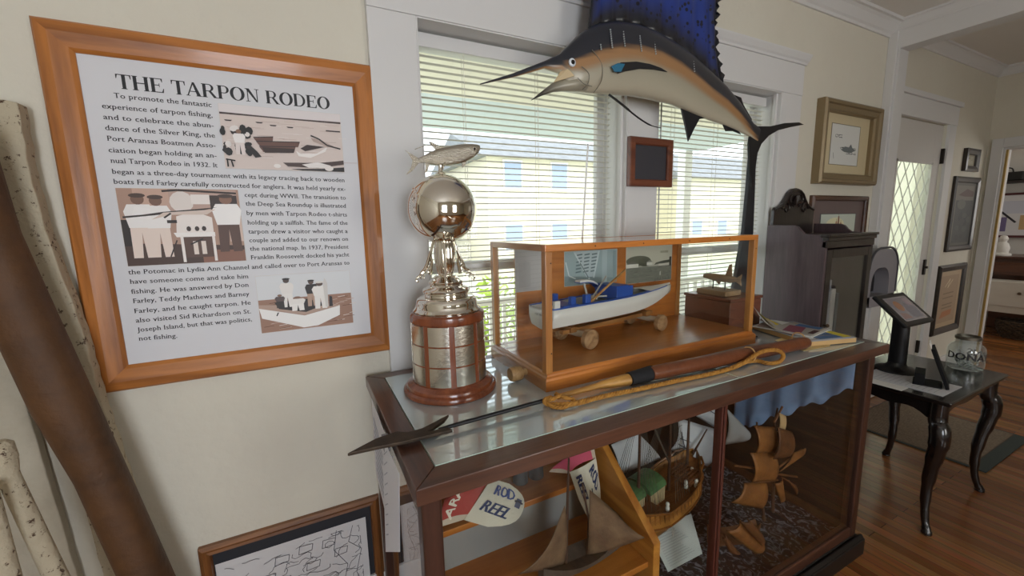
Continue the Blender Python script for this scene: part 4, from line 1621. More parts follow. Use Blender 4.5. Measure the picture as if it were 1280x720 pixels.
# the skiff on its log trolley, bow away to the right
yaw = R(7.5)
sk = thing('model_skiff', 'white model skiff with blue interior inside the pine case', 'boat model', (.815, 1.365, z1 + .002), rz=yaw)
wht = mat('skiff_white', 'E6E3DC', .4)
blu = mat('skiff_blue', '1F4FA6', .4)
blk = mat('skiff_grey', 'B9B6AE', .5)
Ls = .83
def half(u):          # half-beam, keel height, sheer height along the length
    hbm = .082 * (1 - max(0, (u - .35) / .65) ** 2.3) * (1 - .10 * max(0, (.35 - u) / .35))
    keel = .098 + .0 * u + .055 * max(0, (u - .55) / .45) ** 2.2
    sheer = .172 + .004 * u + .007 * max(0, (u - .4) / .6) ** 2
    return max(hbm, .002), keel, sheer
b = MB()
N = 22
outer = []
for i in range(N + 1):
    u = i / N
    h_, k_, s2 = half(u)
    x = u * Ls
    outer.append([V(x, -h_, s2), V(x, -h_ * .97, (s2 + k_) / 2), V(x, -h_ * .80, k_ + .004), V(x, 0, k_ - .008), V(x, h_ * .80, k_ + .004), V(x, h_ * .97, (s2 + k_) / 2), V(x, h_, s2)])
vs = [p for r in outer for p in r]
b.add(vs, [(i * 7 + j, (i + 1) * 7 + j, (i + 1) * 7 + j + 1, i * 7 + j + 1) for i in range(N) for j in range(6)], smooth=True)
b.add(outer[0], [tuple(range(6, -1, -1))])
b.build('hull', wht, sk, local=True, solid=.005, offset=-1)
b = MB()                                                   # inside skin and sole
inn = []
for i in range(1, 17):
    u = i / N
    h_, k_, s2 = half(u)
    inn.append([V(u * Ls, -h_ + .010, s2 - .001), V(u * Ls, -h_ * .8 + .012, k_ + .016), V(u * Ls, h_ * .8 - .012, k_ + .016), V(u * Ls, h_ - .010, s2 - .001)])
vs = [p for r in inn for p in r]
b.add(vs, [(i * 4 + j, i * 4 + j + 1, (i + 1) * 4 + j + 1, (i + 1) * 4 + j) for i in range(len(inn) - 1) for j in range(3)], smooth=True)
b.build('inside', blk, sk, local=True)
b = MB()                                                   # gunwale and fore deck
for sgn in (-1, 1):
    for i in range(N - 1):
        (h0, _, s0), (h1, _, s1) = half(i / N), half((i + 1) / N)
        a = [V(i / N * Ls, sgn * (h0 + .001), s0), V((i + 1) / N * Ls, sgn * (h1 + .001), s1), V((i + 1) / N * Ls, sgn * max(h1 - .014, 0), s1 + .001), V(i / N * Ls, sgn * max(h0 - .014, 0), s0 + .001)]
        if sgn > 0:
            a.reverse()
        b.add(a, [(0, 1, 2, 3)])
b.build('gunwale', blu, sk, local=True, solid=.004, offset=1)
b = MB()
top = []
for i in range(16, N + 1):
    h_, k_, s2 = half(i / N)
    top.append((V(i / N * Ls, -h_, s2 + .003), V(i / N * Ls, h_, s2 + .003), V(i / N * Ls, 0, s2 + .009)))
for a, c in zip(top, top[1:]):
    b.add([a[0], c[0], c[2], a[2]], [(0, 1, 2, 3)])
    b.add([a[2], c[2], c[1], a[1]], [(0, 1, 2, 3)])
b.build('fore_deck', wht, sk, local=True, solid=.003)
b = MB()
b.box((.0, -.074, .166), (.09, .074, .174))
b.box((.012, -.07, .174), (.04, -.058, .204))
b.build('stern_deck', wht, sk, local=True)
b = MB()
b.box((.055, -.072, .175), (.135, .072, .181))
b.box((.10, -.068, .178), (.125, -.048, .212))
b.box((.175, -.070, .172), (.205, -.050, .212))
b.box((.100, .04, .178), (.125, .062, .21))
b.build('seat', blu, sk, local=True, bevel=.002)
b = MB()
b.box((.36, -.070, .165), (.435, .060, .228))
b.box((.435, -.066, .175), (.47, .06, .222))
b.build('engine_box', blu, sk, local=True, bevel=.003)
b = MB()
b.bar((.20, -.066, .176), (.48, -.01, .285), .006, .008)
b.build('oar', wood('oar_wood', 'C79A5E', '9C6C34', 0, 20), sk, local=True)
b = MB()
b.bar((.24, -.04, .185), (.40, .03, .260), .005, .005)
b.bar((.30, .045, .172), (.285, .055, .24), .012, .008)
b.bar((.27, -.04, .18), (.36, .05, .19), .006, .006)
b.bar((.24, .02, .18), (.34, -.03, .185), .006, .006)
b.build('spar', blk, sk, local=True)
b = MB()
b.loft([[V(.25 + i * .02, -.0 + .055 + j[0], .243 - .00028 * (i - 1) ** 3 + j[1]) for j in ((-.016, 0), (.016, 0), (.016, .009), (-.016, .009))] for i in range(8)], smooth=False)
b.build('canopy', wht, sk, local=True)
b = MB().loft([[V(.248 + i * .0205, .055 + j[0], .240 - .00028 * (i - 1) ** 3 + j[1]) for j in ((-.018, 0), (.018, 0), (.018, .003), (-.018, .003))] for i in range(8)], smooth=False)
b.build('canopy_edge', blu, sk, local=True)
p = Pic((-.0008, .045, .130), (0, -.09, 0), (0, 0, .03))
p.text('PORT ARANSAS', .1, .3, .30, '5A5A5A', width=.75)
p.mb.build('stern_lettering', paper_m, sk, local=True)
# trolley
tl = thing('log_trolley', 'log-wheeled trolley carrying the model skiff', 'trolley', (.815, 1.365, z1 + .001), rz=yaw)
bark = wood('log_wood', 'B08A62', '7A5634', 1, 18, .75, .0, .5)
b = MB()
b.bar((.08, -.03, .066), (.66, -.02, .068), .018, .016)
b.bar((.08, .03, .066), (.66, .02, .068), .018, .016)
b.bar((.13, -.05, .072), (.13, .05, .072), .03, .022)
b.bar((.60, -.05, .073), (.60, .05, .073), .03, .022)
b.build('bearer', wood('bearer_wood', 'A8743E', '7A4C22', 0, 14), tl, local=True)
for x, rr in ((.165, .040), (.62, .037)):
    MB().tube([(x, -.105, rr + .010), (x, .070, rr + .010)], [.014, .014], 12).build('axle', mat('pale_axle', 'C9BBA4', .7), tl, local=True)
    for y in (-.105, .072):
        b = MB().lathe((x, y - .012, rr), [(.004, -.001), (rr * .9, -.001), (rr, .002), (rr, .022), (rr * .9, .025), (.004, .025)], 24, axis=(0, 1, 0))
        b.build('log_wheel', bark, tl, local=True)
b = MB()
b.bar((.66, -.04, .02), (.86, .05, .008), .012, .012)
b.bar((.86, .05, .008), (.66, .03, .008), .010, .010)
b.build('tow_bar', wood('bearer_wood', 'A8743E', '7A4C22', 0, 14), tl, local=True)
# ================================================================== harpoon, rope and the things round the boat case
hz = CZ + .022
hp = thing('harpoon', 'toggle-iron harpoon with black shaft and brown leather-covered handle lying on the case top', 'harpoon', (1.0, 1.08, CZ + .002))
iron = mat('old_iron', '4A3B2C', .5, metal=.5, noise=.6, nscale=30, col2='2E241B')
b = MB()
A = lambda x, y, z=CZ + .018: atz(x, y, z)
hd = [A(434, 568), A(470, 549), A(496, 540), A(510, 541), A(528, 536), A(561, 519), A(556, 526), A(536, 540), A(560, 535), A(566, 538), A(520, 549), A(505, 553), A(470, 560)]
b.prism([(p.x, p.y) for p in hd], (0, 0, CZ + .012), (1, 0, 0), (0, 1, 0), (0, 0, .009))
b.build('harpoon_head', iron, hp, bevel=.002)
s0, s1 = A(548, 537, hz - .004), A(700, 495, hz)
MB().tube([s0, s0.lerp(s1, .12), s1], [.0045, .006, .0065], 12).build('shaft', mat('shaft_black', '17181C', .35, metal=.3), hp)
w0, w1, w2 = A(697, 496, hz), A(752, 481, hz), A(787, 474, hz + .004)
MB().tube([w0, w0.lerp(w1, .9), w1, w1.lerp(w2, .5), w2], [.0085, .010, .013, .018, .021], 16).build('wooden_socket', wood('socket_wood', 'C29048', '8E6228', 0, 16, .5, .1), hp)
k0, k1 = A(786, 474, hz + .006), A(815, 466, hz + .009)
MB().tube([k0, k1], [.0235, .0265], 20).build('black_collar', mat('black_cloth', '17171A', .8), hp)
h0, h1 = A(813, 467, hz + .010), A(1008, 428, hz + .012)
MB().tube([h0, h0.lerp(h1, .03), h0.lerp(h1, .35), h0.lerp(h1, .8), h0.lerp(h1, .97), h1], [.024, .026, .0275, .026, .026, .022], 20).build('leather_handle', mat('leather', '7A4426', .35, noise=.5, nscale=14, col2='5A2E18', bump=.15, bscale=60, coat=.25), hp)
rope_m = mat('manila', 'BE8838', .8, noise=.6, nscale=60, col2='8E5E20')
def spline(pts, n=6, closed=False):
    P_ = [Vector(p) for p in pts]
    out = []
    k = len(P_)
    for i in range(k - 1):
        p0, p1, p2, p3 = P_[max(i - 1, 0)], P_[i], P_[i + 1], P_[min(i + 2, k - 1)]
        for j in range(n):
            t = j / n
            out.append(.5 * ((2 * p1) + (p2 - p0) * t + (2 * p0 - 5 * p1 + 4 * p2 - p3) * t * t + (3 * p1 - p0 - 3 * p2 + p3) * t ** 3))
    out.append(P_[-1])
    return out
def rope(b, pts, r, twist=.03, strands=3, n=8):
    path = spline(pts, n)
    # resample evenly
    L = [0]
    for p, q in zip(path, path[1:]):
        L.append(L[-1] + (q - p).length)
    N_ = max(8, int(L[-1] / (twist / 7)))
    rs = []
    j = 0
    for i in range(N_ + 1):
        d = L[-1] * i / N_
        while j < len(L) - 2 and L[j + 1] < d:
            j += 1
        f = (d - L[j]) / max(L[j + 1] - L[j], 1e-9)
        rs.append(path[j].lerp(path[j + 1], f))
    prev = None
    fr_ = []
    for i, p in enumerate(rs):
        d = (rs[min(i + 1, N_)] - rs[max(i - 1, 0)]).normalized()
        a = d.cross(Vector((0, 0, 1))) if prev is None else prev - d * prev.dot(d)
        if a.length < 1e-6:
            a = d.cross(Vector((1, 0, 0)))
        a.normalize()
        prev = a
        fr_.append((p, a, a.cross(d)))
    for k in range(strands):
        pp_ = []
        for i, (p, a, c) in enumerate(fr_):
            th = 2 * math.pi * (L[-1] * i / N_ / twist + k / strands)
            pp_.append(p + a * (math.cos(th) * r * .55) + c * (math.sin(th) * r * .55))
        b.tube(pp_, r * .62, 6)
    return b
b = MB()
rz = CZ + .012
rp_ = [A(690, 497, hz + .012), A(681, 500, hz + .006), A(684, 505, rz), A(697, 506, rz), A(712, 505, rz + .004), A(735, 500, rz), A(765, 493, rz), A(800, 486, rz), A(850, 475, rz), A(885, 468, rz), A(915, 460, rz), A(932, 452, rz + .014),
      A(945, 443, rz + .036), A(958, 438, rz + .042), A(972, 438, rz + .036), A(979, 444, rz + .016), A(974, 452, rz), A(960, 454, rz), A(945, 451, rz), A(930, 453, rz + .008), A(915, 460, rz + .004)]
rope(b, rp_, .0074, .034)
rope(b, [A(700, 494, hz + .016), A(690, 499, hz + .012), A(683, 500, hz + .004), A(690, 508, rz), A(705, 509, rz), A(718, 500, rz + .006), A(706, 497, hz + .008), A(694, 492, hz + .014)], .0058)
rope(b, [A(715, 505, rz + .003), A(726, 504, rz - .002), A(748, 497, rz + .005)], .0058)
ro = b.build('rope', rope_m)
tag(ro, 'twisted tan rope with end loop lying beside the harpoon', 'rope')
b = MB()
for (x, y) in ((936, 437), (998, 418)):
    p = A(x, y + 6, hz + .0135)
    d = (h1 - h0).normalized()
    a = d.cross(V(0, 0, 1)).normalized()
    c = a.cross(d)
    b.tube([p + a * .0295 * math.cos(t * .5) + c * .0295 * math.sin(t * .5) for t in range(13)], .0028, 6, closed=True)
b.build('twine_lashing', mat('twine', 'CFA36A', .85), hp)

# ---- red-brown box with a carved fish behind the boat case
rb = thing('wooden_box', 'plain red-brown wooden box standing behind the right end of the boat case', 'box', (1.985, 1.43, CZ + .002))
rbm = wood('box_wood', '7C4A38', '5E3226', 0, 6, .35, .3, .3)
MB().box((1.862, 1.293, CZ + .002), (2.11, 1.565, 1.195)).build('box_body', rbm, rb, bevel=.004)
MB().box((1.857, 1.288, 1.197), (2.115, 1.57, 1.212)).build('lid', rbm, rb, bevel=.003)
cf = thing('carved_fish', 'small carved brown fish on a wooden plinth on top of the red-brown box', 'carving', (1.98, 1.43, 1.212))
drift = wood('driftwood', 'A88B68', '7A6046', 1, 16, .7, 0, .4)
MB().box((1.895, 1.345, 1.213), (2.02, 1.52, 1.24)).build('plinth', drift, cf, bevel=.004)
for y in (1.39, 1.46):
    MB().tube([(1.95, y, 1.239), (1.95, y, 1.285)], .003, 8).build('pin', mat('dark_iron'), cf)
stf = [(-.095, .006, .012, -.008), (-.07, .013, .018, -.012), (-.03, .018, .021, -.018), (.02, .019, .020, -.02), (.06, .017, .019, -.018), (.085, .012, .016, -.014), (.10, .006, .010, -.008)]
b = MB()
def f2(x, y, z):
    return V(1.95 - y, 1.425 - x, 1.30 + z)
b.loft(fish_rings(stf, f2, 14))
n0 = len(b.v)
for pts in ([(.035, .016), (.055, .075), (.066, .078), (.07, .014)], [(.085, .0), (.125, .03), (.118, 0), (.125, -.028)], [(-.02, -.014), (.0, -.034), (.012, -.016)]):
    n = len(pts)
    q = [f2(x, -.004, z) for x, z in pts] + [f2(x, .004, z) for x, z in pts]
    b.add(q, [tuple(range(n)), tuple(reversed(range(n, 2 * n)))] + [(i, n + i, n + (i + 1) % n, (i + 1) % n) for i in range(n)])
b.build('fish_body', drift, cf)

# ---- magazines at the right end of the case
def sheetbox(name, c, hx, hy, z0, z1, rot, top_draw, side, parent=None, lab=None, cat=None, curl=0):
    t = thing(name, lab, cat, (c[0], c[1], z0), rz=rot)
    b = MB()
    b.box((-hx, -hy, 0), (hx, hy, z1 - z0))
    b.build('pages', mat(side[0], side[1], .8), t, local=True)
    b = MB()
    def g(u, v):
        return (-hx - .002 + u * (2 * hx + .004), -hy - .002 + v * (2 * hy + .004), z1 - z0 + .0008 + curl * max(0, v - .5) ** 2 * max(0, .75 - u))
    b.col = top_draw[0]
    b.grid(g, 10, 10)
    b.build('cover', colmat('glossy_cover', .25), t, local=True, solid=.0008)
    p = Pic((-hx, -hy, z1 - z0 + .0022), (2 * hx, 0, 0), (0, 2 * hy, 0))
    for q in top_draw[1]:
        p.poly(q[1], q[0]) if q[0] != 'T' else p.text(*q[1])
    for i, v in enumerate(p.mb.v):
        u, w_ = (v.x + hx) / (2 * hx), (v.y + hy) / (2 * hy)
        v.z += curl * max(0, w_ - .5) ** 2 * max(0, .75 - u)
    p.mb.build('cover_print', colmat('glossy_cover', .25), t, local=True)
    return t
ys = thing('loose_sheet', 'cream loose sheet sticking out under the magazines beside the harpoon handle', 'paper', (2.0, 1.0, CZ + .003))
b = MB()
b.prism([(1.86, .945), (2.02, .925), (2.19, .985), (2.10, 1.12), (1.92, 1.10)], (0, 0, CZ + .003), (1, 0, 0), (0, 1, 0), (0, 0, .0012))
b.build('sheet', mat('cream_paper', 'D8C089', .7), ys)
sheetbox('magazine_pile', (2.105, 1.09), .125, .165, CZ + .0055, CZ + .026, R(-16), ('9A9CA0', [
    ('8E4A5C', rc(.05, .55, .5, .9)), ('C9B64A', rc(.08, .8, .42, .97)), ('3E5E8E', rc(.45, .2, .95, .62)), ('D8D6D0', rc(.4, .65, .9, .74)), ('B9894A', rc(.55, .76, .9, .9)), ('5C7CA8', rc(.3, .05, .8, .18)), ('E2D24E', rc(.80, .05, .98, .35)), ('6E3A44', rc(.05, .3, .3, .5)), ('D9DEE2', rc(.1, .08, .26, .22))]),
    ('pages_tan', 'C8A470'), lab='pile of tan-edged magazines at the right end of the case top', cat='magazines')
sheetbox('magazine', (2.10, 1.135), .105, .13, CZ + .029, CZ + .033, R(8), ('A7A39C', [
    ('C9B43E', [(.05, .62), (.5, .70), (.52, .95), (.05, .92)]), ('8C4A5A', [(.05, .2), (.7, .3), (.72, .58), (.06, .5)]), ('4A6A96', rc(.72, .1, .98, .5)), ('D8D8D4', rc(.56, .66, .96, .9)), ('5A3A3A', rc(.2, .05, .6, .14))]),
    ('pages_white', 'DAD8D0'), lab='open-cornered magazine with yellow and red cover on top of the magazine pile', cat='magazine', curl=.55)
# black cable trailing off the case
cab = MB().tube(spline([(1.815, 1.575, 1.11), (1.835, 1.50, 1.052), (1.838, 1.32, 1.0475), (1.86, 1.24, 1.0475), (1.90, 1.17, 1.0475)], 6), .004, 7)
tag(cab.build('cable', mat('black_plastic', '141416', .4)), 'black cable lying on the case top between boat case and magazines', 'cable')

# ---- dark tapering blade standing behind the case
bl = thing('tapered_blade', 'tall dark tapering blade standing upright behind the boat case', 'blade', (2.36, 1.56, 0))
b = MB()
pts = []
for px, py in ((939, 180), (934, 240), (929, 290), (925, 312), (918, 352), (914, 370)):
    q = aty(px, py, 1.56)
    pts.append((q.x, q.z))
for px, py in ((936, 370), (938, 352), (939, 312), (941, 290), (943, 240), (945, 180)):
    q = aty(px, py, 1.56)
    pts.append((q.x, q.z))
i0 = 5
l0, r0 = pts[5], pts[6]
pts[6:6] = [(2.312, 1.0), (2.312, .0), (2.40, 0.0), (2.40, 1.0)]
b.prism(pts, (0, 1.555, 0), (1, 0, 0), (0, 0, 1), (0, .022, 0))
b.build('blade', mat('blade_dark', '26272E', .45, noise=.4, nscale=10), bl, bevel=.004)

# ================================================================== the mounted sailfish
SY = 1.45
F_ = lambda x, y, Y=SY: aty(x, y, Y)
sf = thing('mounted_sailfish', 'large mounted sailfish with spread blue sail hanging in front of the windows', 'mounted fish', (1.6, SY, 1.95))
# stations: pixel of the back line and of the belly line, half-thickness, and where the flank bands lie (0 back .. 1 belly)
ST = [((600, 104.5), (600, 106), .002, .9, .95), ((640, 92), (641, 97), .006, .85, .95), ((680, 76.5), (680, 86), .012, .75, .9), ((698, 68), (699, 92), .022, .62, .78), ((712, 54), (707, 110), .034, .40, .58),
      ((724, 42), (722, 115), .044, .42, .60), ((742, 31), (740, 117), .054, .40, .56), ((765, 27), (762, 118), .062, .38, .52), ((790, 30), (788, 119.5), .066, .36, .50), ((815, 39), (813, 124), .064, .34, .52),
      ((840, 53), (838, 130), .058, .36, .54), ((862, 68), (858, 139), .050, .38, .55), ((885, 88), (880, 148), .040, .40, .57), ((905, 106), (901, 155), .031, .40, .6), ((924, 128), (920, 163), .022, .42, .65), ((941, 154), (937, 171), .014, .6, .8), ((950, 160), (946, 178), .008, .8, .9)]
DK, OR, BE, BE2 = lin('20242E'), lin('A07850'), lin('9C9684'), lin('BDB5A0')
def lerp3(a, c, t):
    t = min(1, max(0, t))
    return tuple(x + (y - x) * t for x, y in zip(a, c))
b = MB()
rings, ringcol = [], []
NR = 64
cols = {}
for (tp, bt, th, k1, k2) in ST:
    a, c = F_(*tp), F_(*bt)
    r = []
    for j in range(NR):
        an = 2 * math.pi * j / NR
        f = (1 - math.cos(an)) / 2                         # 0 at the back, 1 at the belly
        p = a.lerp(c, f)
        prof_ = math.sin(an)
        p = p + V(0, -math.copysign(abs(prof_) ** .85, prof_) * th, 0)
        r.append(p)
        col = lerp3(DK, OR, (f - k1 - .01) / .06) if f < k1 + .08 else lerp3(OR, lerp3(BE, BE2, (f - .6) / .4), (f - k2 - .02) / .10)
        cols[(round(p.x, 5), round(p.y, 5), round(p.z, 5))] = col
    rings.append(r)
b.loft(rings)
b.build('body', colmat('fish_skin', .3, coat=.35), sf, vcol=lambda p: cols.get((round(p.x, 5), round(p.y, 5), round(p.z, 5)), DK), sharp=80)
# lower jaw
jaw = [((664, 125), (664, 125.6), .002), ((676, 115), (677, 120), .006), ((690, 104), (691, 115.5), .013), ((703, 99), (703, 114.5), .022), ((716, 96), (716, 115), .034), ((730, 95), (730, 115.5), .036)]
b = MB()
rings = []
jc = {}
for tp, bt, th in jaw:
    a, c = F_(*tp), F_(*bt)
    r = []
    for j in range(16):
        an = 2 * math.pi * j / 16
        p = a.lerp(c, (1 - math.cos(an)) / 2) + V(0, -math.sin(an) * th, 0)
        r.append(p)
        t_ = (tp[0] - 664) / 30
        jc[(round(p.x, 5), round(p.y, 5), round(p.z, 5))] = lerp3(lin('14161C'), lin('A09A88'), t_ - .3)
    rings.append(r)
b.loft(rings)
b.build('lower_jaw', colmat('fish_skin'), sf, vcol=lambda p: jc.get((round(p.x, 5), round(p.y, 5), round(p.z, 5)), BE))
mo = MB()
mo.add([F_(692, 103, SY - .012), F_(700, 90, SY - .012), F_(710, 86, SY - .026), F_(718, 95, SY - .034)], [(0, 1, 2, 3)])
mo.build('mouth', mat('mouth_cream', 'CDB892', .5), sf, solid=.004)
b = MB()
e = F_(715.5, 78, SY - .036)
b.lathe(e, [(.0001, -.004), (.0155, -.004), (.0155, .001), (.013, .003), (.0105, .004), (.0001, .0065)], 24, axis=(0, -1, 0))
b.build('eye', mat('eye_white', 'DDE3EA', .15, coat=.5), sf)
MB().lathe(e + V(.000, -.0035, 0), [(.009, 0), (.008, .0025), (.0001, .004)], 20, axis=(0, -1, 0)).build('pupil', mat('pupil', '0C0D12', .1, coat=.6), sf)
# gill cover lines
b = MB()
for pts in (((727, 83), (736, 92), (735, 104), (728, 112)), ((740, 62), (752, 80), (752, 100), (742, 116)), ((722, 97), (730, 105), (740, 108))):
    b.tube(spline([F_(x, y, SY - .052) for x, y in pts], 4), .0016, 5)
b.build('gill_line', mat('gill_grey', '6E6A5E', .6), sf)
# sail: grid between the fin base on the back and the free edge, scalloped at the rear
base = [(735, 37), (752, 30), (772, 28), (795, 32), (820, 42), (845, 57), (868, 75), (890, 96), (909, 116)]
topp = [(744, -34), (752, -120), (775, -170), (800, -180), (825, -165), (850, -138), (872, -100), (890, -50), (903, -4)]
def interp(L, t):
    k = t * (len(L) - 1)
    i = min(int(k), len(L) - 2)
    f = k - i
    return tuple(L[i][q] * (1 - f) + L[i + 1][q] * f for q in (0, 1))
rear = [(909, 116), (903, 95), (900, 78), (896, 62), (897, 45), (893, 33), (898, 20), (896, 8), (903, -4)]
def sailpt(u, v):
    bx, by = interp(base, u)
    tx, ty = interp(topp, u)
    if u > .999:
        x, y = interp(rear, v)
    else:
        x, y = bx + (tx - bx) * v, by + (ty - by) * v
        if u > .75:
            rx, ry = interp(rear, v)
            lx = bx + (tx - bx) * v
            k = (u - .75) / .25
            x = x + (rx - (base[-1][0] + (topp[-1][0] - base[-1][0]) * v)) * k * k
    if u > .98:
        x += 2.6 * math.sin(v * 60) * (u - .98) / .02
    return F_(x, y)
b = MB()
NU, NV = 44, 30
scol = {}
def key(p):
    return (round(p.x, 5), round(p.y, 5), round(p.z, 5))
def sg(u, v):
    p = sailpt(u, v)
    p = p + V(0, .006 * math.sin(u * 60), 0)
    edge_ = min((u) / .10, (1 - u) / .14, (v - .02) / .16)
    scol[key(p)] = lerp3(lin('15171F'), lin('1B3684'), edge_ - .25)
    return p
b.grid(sg, NU, NV)
sail_m = colmat('sail_skin', .35, coat=.2)
nt = sail_m.node_tree
bs = nt.nodes['Principled BSDF']
tc = nt.nodes.new('ShaderNodeTexCoord')
vr = nt.nodes.new('ShaderNodeTexVoronoi')
vr.inputs['Scale'].default_value = 34
nt.links.new(tc.outputs['Object'], vr.inputs['Vector'])
rp = nt.nodes.new('ShaderNodeValToRGB')
rp.color_ramp.elements[0].position = .24
rp.color_ramp.elements[1].position = .32
rp.color_ramp.elements[0].color = (.03, .03, .05, 1)
rp.color_ramp.elements[1].color = (1, 1, 1, 1)
nt.links.new(vr.outputs['Distance'], rp.inputs[0])
mx = nt.nodes.new('ShaderNodeMix')
mx.data_type = 'RGBA'
mx.blend_type = 'MULTIPLY'
mx.inputs[0].default_value = 1
at = [n for n in nt.nodes if n.type == 'ATTRIBUTE'][0]
nt.links.new(at.outputs['Color'], mx.inputs[6])
nt.links.new(rp.outputs[0], mx.inputs[7])
nt.links.new(mx.outputs[2], bs.inputs['Base Color'])
b.build('sail_fin', sail_m, sf, vcol=lambda p: scol.get(key(p), (.01, .01, .02)), solid=.005, sharp=80)
finm = mat('fin_dark', '16171C', .35, coat=.2)
def flatfin(name, pts, Y, th=.006, m=finm):
    b = MB()
    q = [F_(x, y, Y) for x, y in pts]
    b.prism([(p.x, p.z) for p in q], (0, Y - th / 2, 0), (1, 0, 0), (0, 0, 1), (0, th, 0))
    return b.build(name, m, sf, bevel=.0015)
flatfin('second_dorsal_fin', [(916, 118), (926, 122), (929, 131), (937, 145), (940, 150), (930, 138)], SY)
flatfin('anal_fin', [(850, 132), (856, 158), (860, 177), (867, 162), (874, 149), (885, 147), (866, 138)], SY)
flatfin('second_anal_fin', [(903, 155), (907, 164), (916, 164), (926, 168), (920, 160)], SY)
flatfin('pectoral_fin', [(768, 84), (776, 78), (795, 77), (812, 80), (826, 85), (834, 90), (818, 87), (800, 86), (782, 89), (773, 92)], SY - .066, .006)
flatfin('pectoral_fin', [(764, 83), (772, 79), (781, 80), (776, 90), (768, 90)], SY - .068, .006, mat('fin_teal', '2C6E8E', .35))
b = MB()
b.tube(spline([F_(761, 118, SY - .02), F_(778, 131, SY - .05), F_(795, 145, SY - .06), F_(812, 156, SY - .06), F_(826, 160, SY - .06)], 5), [.005] * 8 + [.0035] * 8 + [.002] * 5, 7)
b.build('pelvic_fin', finm, sf)
# tail: upper lobe sweeping right, lower lobe down
flatfin('tail_fin', [(938, 160), (946, 158), (962, 158), (980, 154), (998, 153), (1004, 156), (988, 159), (972, 163), (960, 170), (951, 180), (946, 192), (943, 215), (940, 235), (936, 212), (935, 180)], SY, .010)
# pale spotted bars on the flank
b = MB()
for x, y0, y1 in ((751, 56, 64), (763, 37, 62), (779, 37, 60), (800, 45, 66), (818, 50, 70), (836, 58, 74), (853, 71, 88), (867, 77, 92), (883, 88, 102), (898, 100, 112)):
    n = int((y1 - y0) / 2.6)
    for i in range(n):
        y = y0 + (y1 - y0) * i / n
        xx = x + (y - y0) * .12
        tpx = min(ST, key=lambda s: abs(s[0][0] - xx))
        f = (y - tpx[0][1]) / max(tpx[1][1] - tpx[0][1], 1)
        f = min(.95, max(.05, f))
        an = math.acos(1 - 2 * f)
        yy = SY - abs(math.sin(an)) ** .85 * tpx[2] - .007
        b.lathe(F_(xx, y, yy), [(.0035, -.002), (.003, .001), (.0001, .002)], 7, axis=(0, -1, 0))
b.build('flank_spots', mat('spot_pale', '9FA6A8', .4), sf)
# wall bracket that carries it
b = MB()
b.box((1.56, SY + .02, 2.24), (1.60, CY + .001, 2.29))
b.build('mount_bracket', mat('dark_iron'), sf)
# ================================================================== dark cabinet with a carved crest beyond the case
KX0, KX1, KY0, KY1, KT = 2.63, 3.17, 1.27, 1.605, 1.505
kb = thing('china_cabinet', 'tall dark cabinet with carved crest and glass door just beyond the display case', 'cabinet', ((KX0 + KX1) / 2, (KY0 + KY1) / 2, 0))
ebon = wood('ebony_stain', '2E2422', '17110F', 2, 7, .3, .4, .35)
side_m = wood('cabinet_side', '5A4A4E', '43363A', 2, 7, .45, .15, .3)
sidep = [(KY0, .05), (KY0, KT), (KY0 + .03, KT), (1.385, 1.512), (1.405, 1.528), (1.425, 1.552), (1.45, 1.562), (KY1, 1.565), (KY1, .05)]
b = MB()
b.prism(sidep, (KX0, 0, 0), (0, 1, 0), (0, 0, 1), (.022, 0, 0))
b.prism(sidep, (KX1 - .022, 0, 0), (0, 1, 0), (0, 0, 1), (.022, 0, 0))
b.build('side_panel', side_m, kb, bevel=.002)
b = MB()
b.box((KX0 + .022, KY1 - .015, .05), (KX1 - .022, KY1, 1.50))
b.box((KX0 + .022, KY0 + .02, KT - .025), (KX1 - .022, KY1 - .015, KT - .002))
b.box((KX0 + .022, KY0 + .02, .10), (KX1 - .022, KY1 - .015, .13))
b.box((KX0 + .022, KY0 + .03, .78), (KX1 - .022, KY1 - .015, .80))
b.build('carcass', ebon, kb)
b = MB()
b.box((KX0 - .006, KY0 - .022, KT - .012), (KX1 + .010, KY0 + .03, KT + .004))
b.box((KX0 - .001, KY0 - .014, KT - .034), (KX1 + .005, KY0 + .02, KT - .012))
b.box((KX0, KY0 - .006, KT - .075), (KX1, KY0 + .02, KT - .034))
b.build('cornice', ebon, kb, bevel=.004)
# crest
cr = [(2.655, 1.50), (2.655, 1.655), (2.665, 1.672), (2.70, 1.682), (2.74, 1.698), (2.775, 1.735), (2.80, 1.768), (2.835, 1.79), (2.875, 1.796), (2.915, 1.79), (2.95, 1.768), (2.975, 1.735), (3.01, 1.698), (3.05, 1.682), (3.085, 1.672), (3.095, 1.655), (3.095, 1.50)]
b = MB()
b.prism(cr, (0, KY1 - .022, 0), (1, 0, 0), (0, 0, 1), (0, .022, 0))
co = b.build('crest', ebon, kb, bevel=.004)
b = MB()
rim = [V(x, KY1 - .024, z - .012) for x, z in cr[2:-2]]
b.tube(rim, .008, 8)
for sx in (-1, 1):
    c = V(2.875 + sx * .10, KY1 - .024, 1.665)
    b.tube([c + V(sx * (.045 - .0028 * i) * math.cos(i * .5), 0, (.045 - .0028 * i) * math.sin(i * .5)) for i in range(15)], .006, 6)
    b.tube(spline([V(2.875 + sx * .03, KY1 - .024, 1.68), V(2.875 + sx * .07, KY1 - .026, 1.72), V(2.875 + sx * .05, KY1 - .024, 1.755)], 5), .006, 6)
for k in range(7):
    a = R(90 + (k - 3) * 22)
    b.tube([V(2.875, KY1 - .024, 1.69), V(2.875 + .05 * math.cos(a), KY1 - .028, 1.69 + .06 * math.sin(a))], [.004, .009], 6)
b.build('carving', ebon, co)
